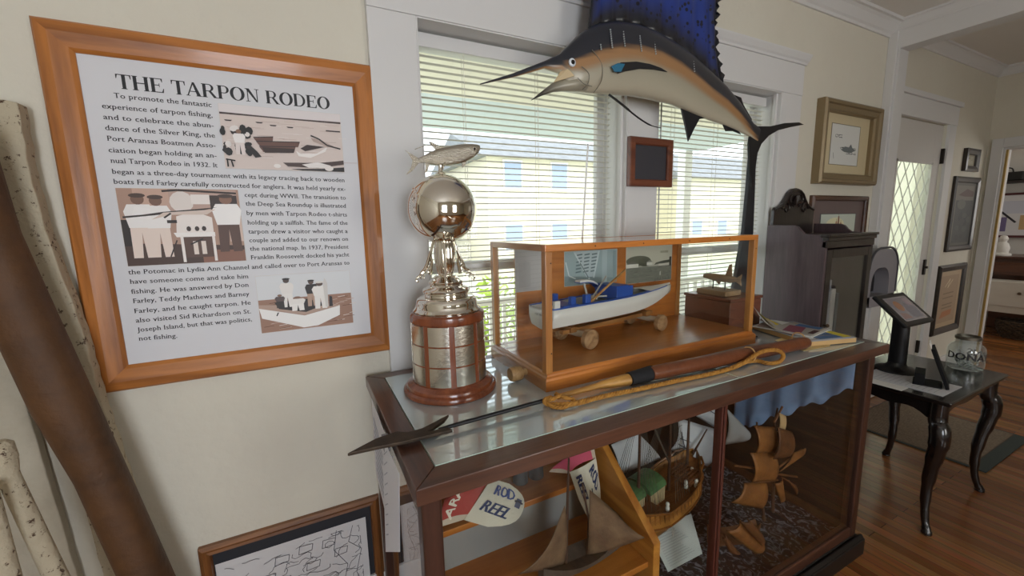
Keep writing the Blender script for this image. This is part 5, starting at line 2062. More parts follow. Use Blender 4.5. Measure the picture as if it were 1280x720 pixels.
# door with glass, gathered cloth behind it
b = MB()
dz0, dz1 = .82, 1.42
da, db_ = KX0 + .024, KX1 - .004
for (xa, xb, za, zb) in ((da, da + .055, .14, dz1), (db_ - .05, db_, .14, dz1), (da + .055, db_ - .05, dz1 - .05, dz1), (da + .055, db_ - .05, .14, .20)):
    b.box((xa, KY0 - .002, za), (xb, KY0 + .02, zb))
dr = b.build('door', ebon, kb, bevel=.003)
MB().box((da + .055, KY0 + .008, .20), (db_ - .05, KY0 + .011, dz1 - .05)).build('door_pane', glass('cabinet_glass', 1.8), dr)
MB().lathe((da + .028, KY0 - .002, .98), [(.006, 0), (.006, .01), (.012, .018), (.009, .026), (.0005, .028)], 14, axis=(0, -1, 0)).build('knob', mat('knob_dull', '6A5A48', .35, metal=.7), dr)
b = MB()
for x in (KX0 + .01, KX1 - .05):
    for y in (KY0 + .01, KY1 - .05):
        b.box((x, y, 0), (x + .04, y + .04, .06))
b.build('foot', ebon, kb)
# books and pale papers standing on its inner shelf
rb2 = random.Random(8)
x = KX0 + .09
i = 0
for i, (wd, hh, c, nm) in enumerate(((.05, .34, '5A6270', 'thick grey-blue'), (.03, .40, 'A9A6A2', 'thin pale'), (.04, .30, '6A4A3A', 'brown'), (.03, .42, '8A8E94', 'tall grey'), (.045, .36, 'C9C6BE', 'tall white'), (.03, .33, '3E4A55', 'dark blue'))):
    t_ = MB()
    t_.box((x, KY0 + .08, .801), (x + wd, KY1 - .06, .801 + hh))
    tag(t_.build('binder', mat('binder_%d' % i, c, .6), bevel=.003), '%s binder standing behind the glass door of the dark cabinet' % nm, 'binder', 'binders in the dark cabinet')
    x += wd + .012

# ---- arched grey box on the wall beside the door
mbx = thing('arched_box', 'grey round-topped box with dark opening mounted on the wall beside the dark cabinet', 'box', (3.83, 1.5, 1.02))
def archp(w_, h, r, n=8):
    out = [(-w_, 0), (w_, 0)]
    for i in range(n + 1):
        a = R(90 * i / n)
        out.append((w_ - r + r * math.cos(a), h - r + r * math.sin(a)))
    for i in range(n + 1):
        a = R(90 + 90 * i / n)
        out.append((-w_ + r + r * math.cos(a), h - r + r * math.sin(a)))
    return out
gp = mat('grey_shell', '8C898F', .45)
b = MB()
o_, i_ = archp(.21, .345, .15), archp(.165, .29, .12)
for y0, y1 in ((1.455, 1.565),):
    n = len(o_)
    P0 = [V(3.83 + x, y0, .0 + z + 1.02) for x, z in o_] + [V(3.80 + x * .82, y0, .02 + z + 1.02 * .9) for x, z in i_]
    P1 = [p + V(0, y1 - y0, 0) for p in P0]
    vs = P0 + P1
    fs = []
    for k in range(n):
        k2 = (k + 1) % n
        fs += [(k, k2, n + k2, n + k), (k, 2 * n + k, 2 * n + k2, k2), (n + k, n + k2, 3 * n + k2, 3 * n + k), (2 * n + k2, 2 * n + k, 3 * n + k, 3 * n + k2)]
    b.add(vs, fs)
b.build('shell', gp, mbx)
b = MB()
b.prism(archp(.17, .30, .12), (3.80, 1.545, 1.03), (1, 0, 0), (0, 0, 1), (0, .018, 0))
b.box((3.70, 1.563, 1.03), (3.96, 1.638, 1.2))
b.build('dark_inside', mat('black_plastic', '141416', .4), mbx)
b = MB().tube([V(3.83 + x * 1.02, 1.455, .0 + z + 1.02 * 1.01) for x, z in archp(.21, .345, .15)[1:]], .008, 6)
b.build('rim', mat('rim_dark', '4A4A50', .4), mbx)

# ================================================================== the little black table by the door
tb = thing('side_table', 'small black table with curved cabriole legs between display case and door mat', 'table', (3.06, .95, 0))
blackw = wood('black_table', '1F1917', '110D0C', 0, 8, .22, .5, .3)
TX0, TX1, TY0, TY1, TTZ = 2.665, 3.435, .700, 1.20, .72
b = MB()
b.box((TX0, TY0, TTZ - .022), (TX1, TY1, TTZ))
b.build('table_top', blackw, tb, bevel=.006, seg=3)
b = MB()
def apron(o, u, L):
    pts = [(0, .10), (L, .10), (L, 0)]
    for i in range(13):
        t_ = i / 12
        pts.append((L - .02 - (L - .04) * t_, .005 + .035 * math.sin(math.pi * t_) + .012 * math.sin(3 * math.pi * t_)))
    pts.append((0, 0))
    return pts
for y in (TY0 + .045, TY1 - .065):
    b.prism(apron(0, 0, .61), (2.745, y, TTZ - .122), (1, 0, 0), (0, 0, 1), (0, .02, 0))
for x in (2.715, 3.365):
    b.prism(apron(0, 0, .35), (x, TY0 + .075, TTZ - .122), (0, 1, 0), (0, 0, 1), (.02, 0, 0))
b.build('apron', blackw, tb)
for x, sx in ((2.725, -1), (3.385, 1)):
    for y, sy2 in ((.755, -1), (1.145, 1)):
        b = MB()
        d = V(sx * .7, sy2 * .7, 0)
        path = [V(x, y, TTZ - .022), V(x, y, .60), V(x, y, .57) + d * .018, V(x, y, .52) + d * .030, V(x, y, .46) + d * .024, V(x, y, .36) + d * .004, V(x, y, .24) + d * -.010, V(x, y, .13) + d * -.006, V(x, y, .06) + d * .010, V(x, y, .03) + d * .024, V(x, y, .012) + d * .032, V(x, y, 0) + d * .032]
        b.tube(spline(path, 3), [.036] * 3 + [.037] * 3 + [.041] * 3 + [.040] * 3 + [.034] * 3 + [.028] * 3 + [.022] * 3 + [.0175] * 3 + [.0165] * 3 + [.019] * 3 + [.022] * 3 + [.019], 12)
        b.build('leg', blackw, tb)
# tablet on a stand
ts = thing('tablet_stand', 'black tablet tilted on a single-post stand on the small table', 'tablet stand', (3.0, 1.03, TTZ + .001))
plas = mat('black_plastic')
b = MB()
b.lathe((3.0, 1.03, TTZ + .001), [(.098, 0), (.098, .008), (.085, .016), (.06, .022), (.045, .035), (.04, .05)], 28)
b.build('base', plas, ts, sharp=50)
MB().tube([(3.0, 1.03, TTZ + .045), (3.0, 1.03, .95), (2.995, 1.03, 1.05)], [.042, .040, .040], 16, flat=.8).build('post', plas, ts)
TL, TT, TRr, TB = V(2.825, 1.10, 1.165), V(3.17, 1.10, 1.155), V(3.17, .945, 1.012), V(2.825, .945, 1.02)
n_ = (TT - TL).cross(TL - TB).normalized()
if n_.z < 0:
    n_ = -n_
b = MB()
q = [TL, TB, TRr, TT]
b.add([p - n_ * .022 for p in q] + q, [(3, 2, 1, 0), (4, 5, 6, 7), (0, 1, 5, 4), (1, 2, 6, 5), (2, 3, 7, 6), (3, 0, 4, 7)])
b.build('tablet', plas, ts, bevel=.006)
p = Pic(TB + (TT - TL) * .11 + (TL - TB) * .13, (TT - TL) * .78, (TL - TB) * .74, base=.0012)
p.rect(0, 0, 1, 1, '8C8488')
p.rect(.03, .04, .97, .96, '6E6870')
p.ell(.33, .62, .15, .22, '8E5A34')
p.poly([(.5, .1), (.9, .1), (.92, .5), (.62, .75), (.45, .4)], '4E4C60')
p.poly([(.05, .1), (.4, .1), (.35, .3), (.08, .35)], '7A5A58')
p.rect(.72, .6, .93, .9, '85707C')
p.build("screen", ts, colmat('screen_glossy', .12, coat=.3))
# donation jar
JX, JY = 3.36, .855
jr = thing('donation_jar', 'round glass jar lettered for donations on the small black table', 'jar', (JX, JY, TTZ + .001))
jg = glass('jar_glass', 1.9, (.90, .95, .93), haze=.10)
b = MB()
b.lathe((JX, JY, TTZ + .001), [(.001, 0), (.066, 0), (.074, .008), (.078, .03), (.078, .11), (.074, .130), (.062, .145), (.052, .152), (.049, .158), (.053, .162), (.053, .168), (.049, .170), (.049, .180), (.052, .182)], 36)
b.build('jar_body', jg, jr, sharp=60)
b = MB().lathe((JX, JY, TTZ + .175), [(.0495, 0), (.0545, .001), (.0545, .016), (.049, .020), (.049, .017), (.0495, .0)], 32)
b.build('metal_rim', mat('dull_metal', '7A7468', .35, metal=.8), jr)
pr = random.Random(2)
def onjar(u, z, r):
    a = math.atan2(-JY, -JX) + R(4) + u / r
    return V(JX + r * math.cos(a), JY + r * math.sin(a), TTZ + z)
b = MB()
vs, fs = textgeo('DONATIONS')
W_ = max(v[0] for v in vs)
b.col = '1C1C20'
# subdivide by mapping each glyph vertex on to the jar's wall
for off in (0, .0018, .0032):
    b.add([onjar((v[0] / W_ - .28) * .33 + off, .066 + v[1] * .056, .0788) for v in vs], fs)
b.build('lettering', colmat('printed_paper'), jr)
b = MB()
for i in range(26):
    a, r_, z = pr.random() * 6.28, pr.random() * .05, .012 + pr.random() * .05
    c = V(JX + r_ * math.cos(a), JY + r_ * math.sin(a), TTZ + z)
    d1 = V(pr.uniform(-1, 1), pr.uniform(-1, 1), pr.uniform(-.3, .3)).normalized()
    d2 = d1.cross(V(0, 0, 1)).normalized()
    b.col = pr.choice(['8E947E', 'B9BCA8', '6E7664', 'D6D6CC'])
    b.grid(lambda u, v: c + d1 * (u - .5) * .045 + d2 * (v - .5) * .022 + V(0, 0, .006 * math.sin(u * 7 + i) + .004 * math.cos(v * 6)), 4, 2)
o = b.build('banknotes', colmat('printed_paper'))
tag(o, 'crumpled banknotes lying in the bottom of the donation jar', 'banknotes', kind='stuff')
# black slanted sign holder with white cards
st = thing('card_holder', 'black slanted card holder with white cards, in front of the donation jar', 'card holder', (2.93, .84, TTZ + .001))
b = MB()
a0, a1 = V(2.835, .765, TTZ + .001), V(2.985, .812, TTZ + .001)
dirn = (a1 - a0).normalized()
nn = V(-dirn.y, dirn.x, 0)
up = (V(0, 0, 1) + nn * .36).normalized()
tk = dirn.cross(up).normalized() * .007
b.obox((a0 + a1) / 2 + up * .105 + V(0, 0, .003), dirn * (a1 - a0).length / 2 * .8, up * .105, tk)
b.obox((a0 + a1) / 2 + nn * .075 + V(0, 0, .005), dirn * (a1 - a0).length / 2 * .8, nn * .055, V(0, 0, .004))
b.obox((a0 + a1) / 2 + nn * .105 + V(0, 0, .036), dirn * (a1 - a0).length / 2 * .8, nn * .02, V(0, 0, .028))
b.build('holder', mat('black_matte', '101012', .7, spec=.2), st, bevel=.002)
b = MB()
b.obox((a0 + a1) / 2 + up * .222 + nn * .004 + dirn * .04, dirn * .022, up * .020, tk * .2)
b.obox((a0 + a1) / 2 + up * .222 + nn * .004 - dirn * .02, dirn * .022, up * .020, tk * .2)
b.build('cards', mat('white_card', 'E4E2DC', .6), st)
ps = thing('paper_sheet', 'white printed sheet lying at the near edge of the small table', 'paper', (2.86, .9, TTZ + .001))
p = Pic((2.735, .752, TTZ + .0025), (.24, 0, 0), (0, .34, 0))
p.mb.col = 'CFCFD2'
p.mb.box((2.735, .752, TTZ + .001), (2.975, 1.092, TTZ + .0024))
for i in range(12):
    p.line([(.1, .12 + i * .065), (.5 + .4 * ((i * 5) % 7) / 7, .12 + i * .065)], .012, 'A6A6AC')
p.build('sheet', ps)
ps = thing('paper_sheet', 'white sheet poking over the left edge of the small table under the tablet', 'paper', (2.72, 1.0, TTZ + .001))
b = MB()
b.box((2.655, .88, TTZ + .0005), (2.732, 1.13, TTZ + .0018))
b.build('sheet', mat('white_card'), ps)

# ---- door mat
rg = thing('door_mat', 'brown ribbed door mat with dark border in front of the leaded door', 'mat', (4.1, 1.17, 0))
b = MB()
b.box((3.68, .775, .001), (4.52, 1.56, .010))
b.build('border', mat('mat_border', '3A3E3A', .95), rg, bevel=.003)
b = MB()
x = 3.70
while x < 4.49:
    b.box((x, .85, .010), (x + .014, 1.55, .0135))
    x += .021
b.build('ribs', mat('mat_brown', '8C7864', .95, noise=.6, nscale=60), rg)
MB().box((3.695, .845, .009), (4.505, 1.552, .0108)).build('pile', mat('mat_brown_dark', '55463A', .95), rg)

# ================================================================== things on show inside the case
case_y = PYF + .05
# stepped pine riser
XS = .955
pin_x = wood('riser_pine_x', 'C07830', '9A5418', 0, 7, .4, .2, .55)
pin_y = wood('riser_pine_y', 'CC8A3C', '9E5A1C', 1, 7, .4, .2, .55)
rs = thing('stepped_stand', 'stepped pine display stand with sloping side board inside the case', 'display stand', (.6, 1.2, .13))
b = MB()
b.prism([(.885, .13), (.885, .537), (1.34, .905), (1.36, .985), (1.50, .985), (1.50, .13)], (XS, 0, 0), (0, 1, 0), (0, 0, 1), (.030, 0, 0))
b.build('side_board', pin_y, rs, bevel=.002)
b = MB()
b.prism([(.885, .13), (.885, .537), (1.34, .905), (1.36, .985), (1.50, .985), (1.50, .13)], (.245, 0, 0), (0, 1, 0), (0, 0, 1), (.018, 0, 0))
b.build('side_board', pin_y, rs)
for z, ya, yb in ((.438, .905, 1.212), (.593, 1.185, 1.37), (.80, 1.35, 1.50)):
    MB().box((.264, ya, z), (XS - .001, yb, z + .022)).build('shelf', pin_x, rs, bevel=.002)
b = MB()
b.box((.264, 1.198, .46), (XS - .001, 1.206, .593))
b.box((.264, 1.358, .615), (XS - .001, 1.366, .80))
b.box((.264, 1.49, .13), (XS - .001, 1.498, .98))
b.build('riser_board', mat('riser_grey', '8E8C8A', .7), rs)
# long-billed caps
def patch(a, c, d, e, bulge, n=12, rnd_end=0):
    """bilinear patch a(0,0) c(1,0) d(1,1) e(0,1) with a bulge along its normal; rnd_end rounds the u=1 end"""
    a, c, d, e = map(Vector, (a, c, d, e))
    nrm = (c - a).cross(e - a).normalized()
    if nrm.y > 0:
        nrm = -nrm
    def f(u, v, off=0):
        uu = u
        if rnd_end:
            uu = u * (1 - rnd_end * (2 * v - 1) ** 4 - rnd_end * .5 * (2 * v - 1) ** 2)
        p = a * (1 - uu) * (1 - v) + c * uu * (1 - v) + d * uu * v + e * (1 - uu) * v
        return p + nrm * (bulge * 4 * v * (1 - v) + off)
    return f
cap_red = colmat('felt_print', .85, bump=.2, bscale=120)
def on_patch(b, f, t, u0, v0, du, dv, h, col, off=.0025):
    vs, fs = textgeo(t)
    W_ = max(v[0] for v in vs)
    b.add([f(u0 + du * v[0] / W_ + h[0] * v[1], v0 + dv * v[0] / W_ + h[1] * v[1], off) for v in vs], fs, col, False)
def cap(label, brim, crown, texts, ctext, stripes, redc):
    t = thing('long_billed_cap', label, 'cap', tuple((Vector(brim[0]) + Vector(brim[3])) / 2), group='long-billed fishing caps')
    f = patch(*brim, .012, rnd_end=.35)
    b = MB()
    b.col = 'D8CFBC'
    b.grid(lambda u, v: f(u, v), 14, 12)
    for args in texts:
        on_patch(b, f, *args)
    for pts, wd, c in stripes:
        for (u0, v0), (u1, v1) in zip(pts, pts[1:]):
            L_ = math.hypot(u1 - u0, v1 - v0)
            nx, ny = -(v1 - v0) / L_ * wd, (u1 - u0) / L_ * wd
            b.add([f(u0 - nx, v0 - ny, .003), f(u1 - nx, v1 - ny, .003), f(u1 + nx, v1 + ny, .003), f(u0 + nx, v0 + ny, .003)], [(0, 1, 2, 3)], c)
    b.build('bill', cap_red, t)
    g = patch(*crown, .035)
    b = MB()
    b.grid(lambda u, v: g(u, v) + V(0, 0, .028 * math.sin(math.pi * u) * math.sin(math.pi * v)), 12, 12, colfn=lambda u, v: redc if (v > .12 and v < .9) else 'C9B8A4')
    g2 = lambda u, v, off=0: g(u, v, off) + V(0, 0, .028 * math.sin(math.pi * u) * math.sin(math.pi * v))
    for args in ctext:
        on_patch(b, g2, *args)
    b.build('crown', cap_red, t)
    return t
Q = aty
cap('cap with red ARANSAS crown and ROD REEL bill drooping over the pine shelf',
    (Q(580, 650, 1.185), Q(642, 668, 1.12), Q(662, 612, 1.19), Q(614, 598, 1.25)),
    (Q(546, 660, 1.19), Q(582, 649, 1.19), Q(612, 600, 1.26), Q(560, 606, 1.30)),
    [('ROD', .22 + o_, .66, .50, -.02, (.08, .34), '2F4A86') for o_ in (0, .012, .022)] + [('REEL', .12 + o_, .27, .64, -.04, (.06, .34), '2A3A62') for o_ in (0, .012, .022)],
    [('ARANSAS', .42 + o_, .04, .30, .92, (-.40, .14), 'E8DCCB') for o_ in (0, .015, .03)],
    [([(.80, .62), (.92, .60)], .10, '46506E'), ([(.76, .64), (.84, .66), (.95, .62)], .02, '2A2E3C')], 'A8423C')
cap('cap with pink-red crown and ROD REEL bill hanging down beside the sloping side board',
    (Q(712, 590, 1.19), Q(736, 662, 1.12), Q(756, 650, 1.11), Q(745, 572, 1.16)),
    (Q(686, 590, 1.27), Q(712, 592, 1.20), Q(745, 573, 1.165), Q(742, 556, 1.18)),
    [('ROD', .10 + o_, .64, .44, .14, (-.08, .32), '26355C') for o_ in (0, .012, .022)] + [('REEL', .12 + o_, .14, .50, .06, (-.06, .30), '26355C') for o_ in (0, .012, .022)],
    [], [([(.56, .60), (.74, .62), (.86, .58)], .07, '4A5268'), ([(.40, .62), (.56, .60)], .02, '3A4050')], 'C4506A')
# binoculars
bn = thing('binoculars', 'black binoculars standing on the upper shelf of the pine stand', 'binoculars', (.715, 1.30, .616))
rub = mat('binocular_black', '26292E', .5)
for x in (.675, .745):
    MB().lathe((x, 1.30, .616), [(.03, 0), (.030, .005), (.028, .05), (.022, .075), (.018, .10), (.020, .105), (.020, .13), (.016, .132)], 20).build('barrel', rub, bn)
MB().box((.695, 1.29, .65), (.725, 1.31, .695)).build('bridge', rub, bn, bevel=.004)

# brown-sailed boat model on the lower shelf
SYB = 1.0
bs_ = thing('sail_boat_model', 'small boat model with brown leathery sails on the lower shelf of the pine stand', 'ship model', (.72, SYB, .461))
brn = mat('brown_sail', '7E6248', .8, noise=.7, nscale=14, col2='5A4230', bump=.4, bscale=40)
hullm = mat('grey_driftwood', '5E5046', .8, noise=.6, nscale=20, col2='3E342E')
def sail(name, quad, bul, m, parent, nu=8, nv=8, solid=.002):
    f = patch(*quad, bul)
    b = MB()
    b.grid(lambda u, v: f(u, v), nu, nv)
    return b.build(name, m, parent, solid=solid)
MB().tube([Q(707, 706, SYB), Q(709, 640, SYB), Q(711, 573, SYB)], [.006, .005, .003], 8).build('mast', mat('mast_dark', '4A3226', .7), bs_)
sail('sail', (Q(648, 718, SYB - .03), Q(704, 707, SYB), Q(706, 632, SYB), Q(690, 672, SYB - .02)), .014, brn, bs_)
sail('sail', (Q(734, 699, SYB), Q(806, 672, SYB - .10), Q(770, 640, SYB - .02), Q(737, 612, SYB)), .018, brn, bs_)
MB().tube([Q(734, 700, SYB), Q(736, 650, SYB), Q(728, 604, SYB)], [.005, .004, .003], 8).build('mast', mat('mast_dark'), bs_)
b = MB()
for i in range(9):
    pass
hl = []
for i in range(11):
    u = i / 10
    hw_ = .045 * math.sin(math.pi * (.12 + .80 * u)) + .004
    c = Q(676 + 100 * u, 728 - 16 * u, SYB)
    top = .505 + .03 * (2 * u - 1) ** 2
    hl.append([V(c.x, SYB - hw_, top), V(c.x, SYB - hw_ * .7, .475), V(c.x, SYB, .462), V(c.x, SYB + hw_ * .7, .475), V(c.x, SYB + hw_, top), V(c.x, SYB, top - .012)])
b.loft(hl, smooth=False)
b.build('hull', hullm, bs_)

# the galleon with white sails
GX, GY = 1.30, 1.165
gl = thing('galleon_model', 'wooden ship model with green-roofed deck and white sails, middle of the case', 'ship model', (GX, GY, .13))
gy = R(12)
cg, sg_ = math.cos(gy), math.sin(gy)
def G(x, y, z):
    return V(GX + x * cg - y * sg_, GY + x * sg_ + y * cg, z)
hullw = wood('galleon_hull', 'A8702E', '6A4018', 0, 18, .5, .2, .5)
def ghull(u):
    w_ = .105 * (math.sin(math.pi * min(1, .22 + .60 * u)) ** .7 if u < .9 else 1) * (1 - max(0, (u - .72) / .28) ** 2 * .93)
    zt = .455 + .06 * max(0, (.3 - u) / .3) + .085 * max(0, (u - .55) / .45) ** 1.6
    zb = .335 + .07 * max(0, (u - .62) / .38) ** 2 + .03 * max(0, (.2 - u) / .2)
    return w_, zt, zb
b = MB()
rr_ = []
L_ = .56
for i in range(19):
    u = i / 18
    w_, zt, zb = ghull(u)
    x = -.29 + L_ * u
    rr_.append([G(x, -w_, zt), G(x, -w_ * 1.05, zt * .6 + zb * .4), G(x, -w_ * .7, zb + .018), G(x, 0, zb), G(x, w_ * .7, zb + .018), G(x, w_ * 1.05, zt * .6 + zb * .4), G(x, w_, zt)])
vs = [p for r in rr_ for p in r]
b.add(vs, [(i * 7 + j, i * 7 + j + 1, (i + 1) * 7 + j + 1, (i + 1) * 7 + j) for i in range(18) for j in range(6)], smooth=True)
b.add(rr_[0], [tuple(range(7))])
b.build('hull', hullw, gl, solid=.004)
b = MB()
b.loft([[G(-.285 + L_ * .97 * i / 12, -max(ghull(.02 + i / 12 * .95)[0] - .006, .004), ghull(.02 + i / 12 * .95)[1] - .028), G(-.285 + L_ * .97 * i / 12, max(ghull(.02 + i / 12 * .95)[0] - .006, .004), ghull(.02 + i / 12 * .95)[1] - .028),
         G(-.285 + L_ * .97 * i / 12, max(ghull(.02 + i / 12 * .95)[0] - .006, .004), ghull(.02 + i / 12 * .95)[1] - .034), G(-.285 + L_ * .97 * i / 12, -max(ghull(.02 + i / 12 * .95)[0] - .006, .004), ghull(.02 + i / 12 * .95)[1] - .034)] for i in range(13)], smooth=False)
b.build('deck', wood('galleon_deck', 'A86A34', '7A4620', 0, 30, .5, .1), gl)
b = MB()
for i in range(18):
    u = .04 + i * .05
    w_, zt, zb = ghull(u)
    for s in (-1, 1):
        b.bar(G(-.29 + L_ * u, s * (w_ + .002), zt - .05), G(-.29 + L_ * u, s * (w_ + .002), zt + .006), .006, .006)
b.build('bulwark_posts', wood('galleon_rail', '8A5420', '5A3210', 2, 20), gl)
b = MB()
for s in (-1, 1):
    b.tube([G(-.29 + L_ * u / 20, s * (ghull(u / 20)[0] + .004), ghull(u / 20)[1] + .006) for u in range(20)], .005, 6)
    b.tube([G(-.29 + L_ * u / 20, s * (ghull(u / 20)[0] * 1.05 + .003), ghull(u / 20)[1] * .6 + ghull(u / 20)[2] * .4) for u in range(20)], .004, 6)
b.build('rail', wood('galleon_rail'), gl)
b = MB()
b.loft([[G(-.29 + L_ * u / 14, y * max(.012, ghull(u / 14)[0] * .72), ghull(u / 14)[2] + z) for y, z in ((-1, .013), (0, -.008), (1, .013))] for u in range(15)], smooth=False)
b.build('keel_stripe', mat('keel_white', 'B9B4AA', .6), gl)
green = mat('green_roof', '4E7A4A', .6, noise=.4, nscale=30)
wallm = mat('galleon_house', '7A4A28', .6)
for nm, x0, x1, hw_, z0, h in (('a', -.25, -.18, .045, .47, .05), ('b', -.135, -.04, .050, .46, .05)):
    b = MB()
    vs = []
    for x in (x0, x1):
        for y, z in ((.03 - hw_, z0 - .03), (.03 + hw_, z0 - .03), (.03 + hw_, z0 + h), (.03 - hw_, z0 + h)):
            vs.append(G(x, y, z))
    b.add(vs, [(0, 1, 2, 3), (7, 6, 5, 4), (0, 4, 5, 1), (2, 6, 7, 3), (1, 5, 6, 2), (0, 3, 7, 4)])
    b.build('deck_house', wallm, gl)
    b = MB()
    rings = []
    for x in (x0 - .01, x1 + .01):
        rings.append([G(x, .03 + (hw_ + .012) * math.cos(a), z0 + h + .032 * math.sin(a)) for a in [math.pi * i / 10 for i in range(11)]] + [G(x, .03 - (hw_ + .012), z0 + h - .004), G(x, .03 + hw_ + .012, z0 + h - .004)])
    b.loft(rings, smooth=False)
    b.build('roof', green, gl)
    b = MB()
    for k in range(9):
        x = x0 + (x1 - x0) * k / 8
        b.bar(G(x, .03 - hw_ - .008, z0 - .02), G(x, .03 - hw_ - .008, z0 + h), .004, .004)
    b.build('veranda_posts', mat('post_pale', 'C9B48A', .6), gl)
b = MB()
for xa, xb in ((-.24, -.14), (.09, .20)):
    q_ = [G(xa, -.075, .462), G(xb, -.075, .462), G(xb, -.02, .462), G(xa, -.02, .462)]
    b.add(q_ + [p + V(0, 0, .016) for p in q_], [(3, 2, 1, 0), (4, 5, 6, 7), (0, 1, 5, 4), (1, 2, 6, 5), (2, 3, 7, 6), (3, 0, 4, 7)])
for k in range(7):
    b.bar(G(.09 + .11 * k / 6, -.078, .480), G(.09 + .11 * k / 6, .03, .480), .006, .006)
    b.bar(G(.09, -.07 + .1 * k / 6, .486), G(.20, -.07 + .1 * k / 6, .486), .006, .006)
b.build('deck_hatch', wallm, gl)
b = MB()
for x, y in ((-.265, -.06), (-.11, -.085), (.12, -.085), (.08, -.06), (.19, -.03)):
    b.lathe(G(x, y, .455), [(.007, 0), (.009, .012), (.006, .022), (.008, .028), (.006, .036), (.0005, .039)], 10)
b.build('crew_figures', mat('figure_white', 'DDD8CC', .6), gl)
dk = mat('mast_dark')
masts = [((-.185, 0), .43, .93), ((.045, 0), .42, .96), ((.20, 0), .47, .86)]
for (x, y), z0, z1_ in masts:
    MB().tube([G(x, y, z0), G(x, y, z1_)], [.007, .004], 8).build('mast', dk, gl)
MB().tube([G(.25, 0, .52), G(.38, 0, .60)], [.006, .003], 8).build('bowsprit', dk, gl)
sail_w = mat('white_sail', 'D2D3D6', .8, noise=.3, nscale=30, col2='BFC1C6')
sail('sail', (Q(773, 594, 1.30), Q(826, 573, 1.32), Q(797, 541, 1.28), Q(764, 556, 1.28)), .02, sail_w, gl)
sail('sail', (Q(838, 562, 1.30), Q(884, 583, 1.28), Q(899, 538, 1.26), Q(846, 522, 1.30)), .03, sail_w, gl)
sail('sail', (Q(870, 520, 1.32), Q(903, 540, 1.30), Q(906, 505, 1.28), Q(874, 508, 1.32)), .02, sail_w, gl)
sail('sail', (Q(905, 556, 1.30), Q(930, 552, 1.30), Q(937, 540, 1.30), Q(908, 510, 1.32)), .02, sail_w, gl)
b = MB()
for pts in (((850, 548), (872, 556)), ((852, 540), (856, 560)), ((848, 555), (860, 562)), ((885, 512), (895, 518))):
    b.tube([Q(x, y, 1.262) for x, y in pts], .0022, 5)
b.build('sail_mark', mat('ink', '3A3C48', .6), gl)
b = MB()
for i in range(14):
    b.tube([G(-.06 + .009 * i, -.088 if i % 2 else .088, .46), G(.045, 0, .94)], .0011, 4)
for i in range(10):
    b.tube([G(-.28 + .014 * i, -.08 if i % 2 else .08, .48), G(-.185, 0, .92)], .0010, 4)
for k in range(9):
    b.tube([G(-.055 + .006 * k, -.085 + .008 * k, .50 + .05 * k), G(.065 - .002 * k, -.085 + .008 * k, .50 + .05 * k)], .0009, 4)
b.tube([G(-.185, 0, .93), G(.045, 0, .56)], .004, 6)
b.build('rigging', mat('rigging_thread', '4A443C', .8), gl)
b = MB()
b.prism([(-.20, 0), (.16, 0), (.13, .19), (-.17, .19)], G(0, .025, .121), (cg, sg_, 0), (0, 0, 1), G(0, .07, .13) - G(0, .025, .13))
b.build('cradle', mat('cradle_black', '1E1A18', .6), gl)

# typed card leaning in front of it
cdp = thing('typed_card', 'white typed card propped on the case floor below the white-sailed ship', 'card', (1.36, 1.12, .125))
a_, c_ = atz(835, 715, .132), atz(878, 692, .132)
e_, d_ = aty(810, 664, 1.135), aty(864, 642, 1.135)
b = MB()
b.col = 'C2C6C2'
b.add([a_, c_, d_, e_], [(0, 1, 2, 3)])
p = Pic(a_, c_ - a_, e_ - a_, mb=b, base=.0015)
for i in range(13):
    p.line([(.10, .10 + i * .06), (.6 + .3 * ((i * 5) % 6) / 6, .10 + i * .06)], .012, 'A2A6A6')
p.build('card', cdp)
b = MB()
m_ = (d_ + e_) / 2
b.bar(m_ - V(0, 0, .01), V(m_.x, m_.y + .025, .125), .05, .003)
b.build('strut', mat('white_card'), cdp)

# driftwood ship with brown bark sails at the right
LY = 1.02
lv = thing('leather_sail_ship', 'ship model with curled brown bark-like sails at the right end of the case', 'ship model', (1.70, LY, .13))
lth = mat('bark_sail', '9A6430', .6, noise=.7, nscale=9, col2='6A3E1C', bump=.4, bscale=30)
lth2 = mat('bark_sail_dark', '7A4A26', .6, noise=.7, nscale=9, col2='4A2C16', bump=.4, bscale=30)
for qd, bl_, mm in (
    (((945, 566), (967, 566), (968, 534), (943, 532)), .03, lth), (((940, 602), (968, 600), (968, 566), (938, 566)), .035, lth),
    (((914, 628), (952, 636), (958, 604), (930, 604)), .03, lth), (((966, 574), (988, 570), (990, 540), (972, 534)), .03, lth2),
    (((974, 590), (1000, 572), (1007, 560), (992, 566)), .015, lth), (((968, 604), (976, 628), (980, 620), (978, 598)), .02, lth),
    (((976, 596), (994, 606), (996, 618), (986, 600)), .015, lth2), (((972, 540), (978, 542), (982, 520), (974, 516)), .015, mat('bark_pale', 'C9A678', .7)),
    (((908, 664), (944, 692), (955, 680), (925, 650)), .03, lth), (((925, 652), (952, 682), (950, 664), (934, 648)), .03, lth2),
    (((905, 668), (925, 692), (912, 690), (903, 672)), .02, lth2)):
    yy = LY - (.10 if qd[0][1] > 640 else 0) - (.03 if mm is lth2 else 0)
    sail('sail', tuple(Q(x, y, yy) for x, y in qd), bl_ * .55, mm, lv, solid=.004)
for pts in (((966, 640), (968, 530), (972, 510)), ((955, 650), (950, 600), (946, 528))):
    MB().tube([Q(x, y, LY + .02) for x, y in pts], [.008, .006, .004], 8).build('mast', dk, lv)
b = MB()
for pts in (((918, 582), (948, 586)), ((966, 590), (1002, 562)), ((968, 592), (996, 596)), ((932, 605), (972, 600)), ((968, 528), (978, 508))):
    b.tube([Q(x, y, LY + .005) for x, y in pts], .005, 6)
b.build('yard', lth2, lv)
b = MB()
hl = []
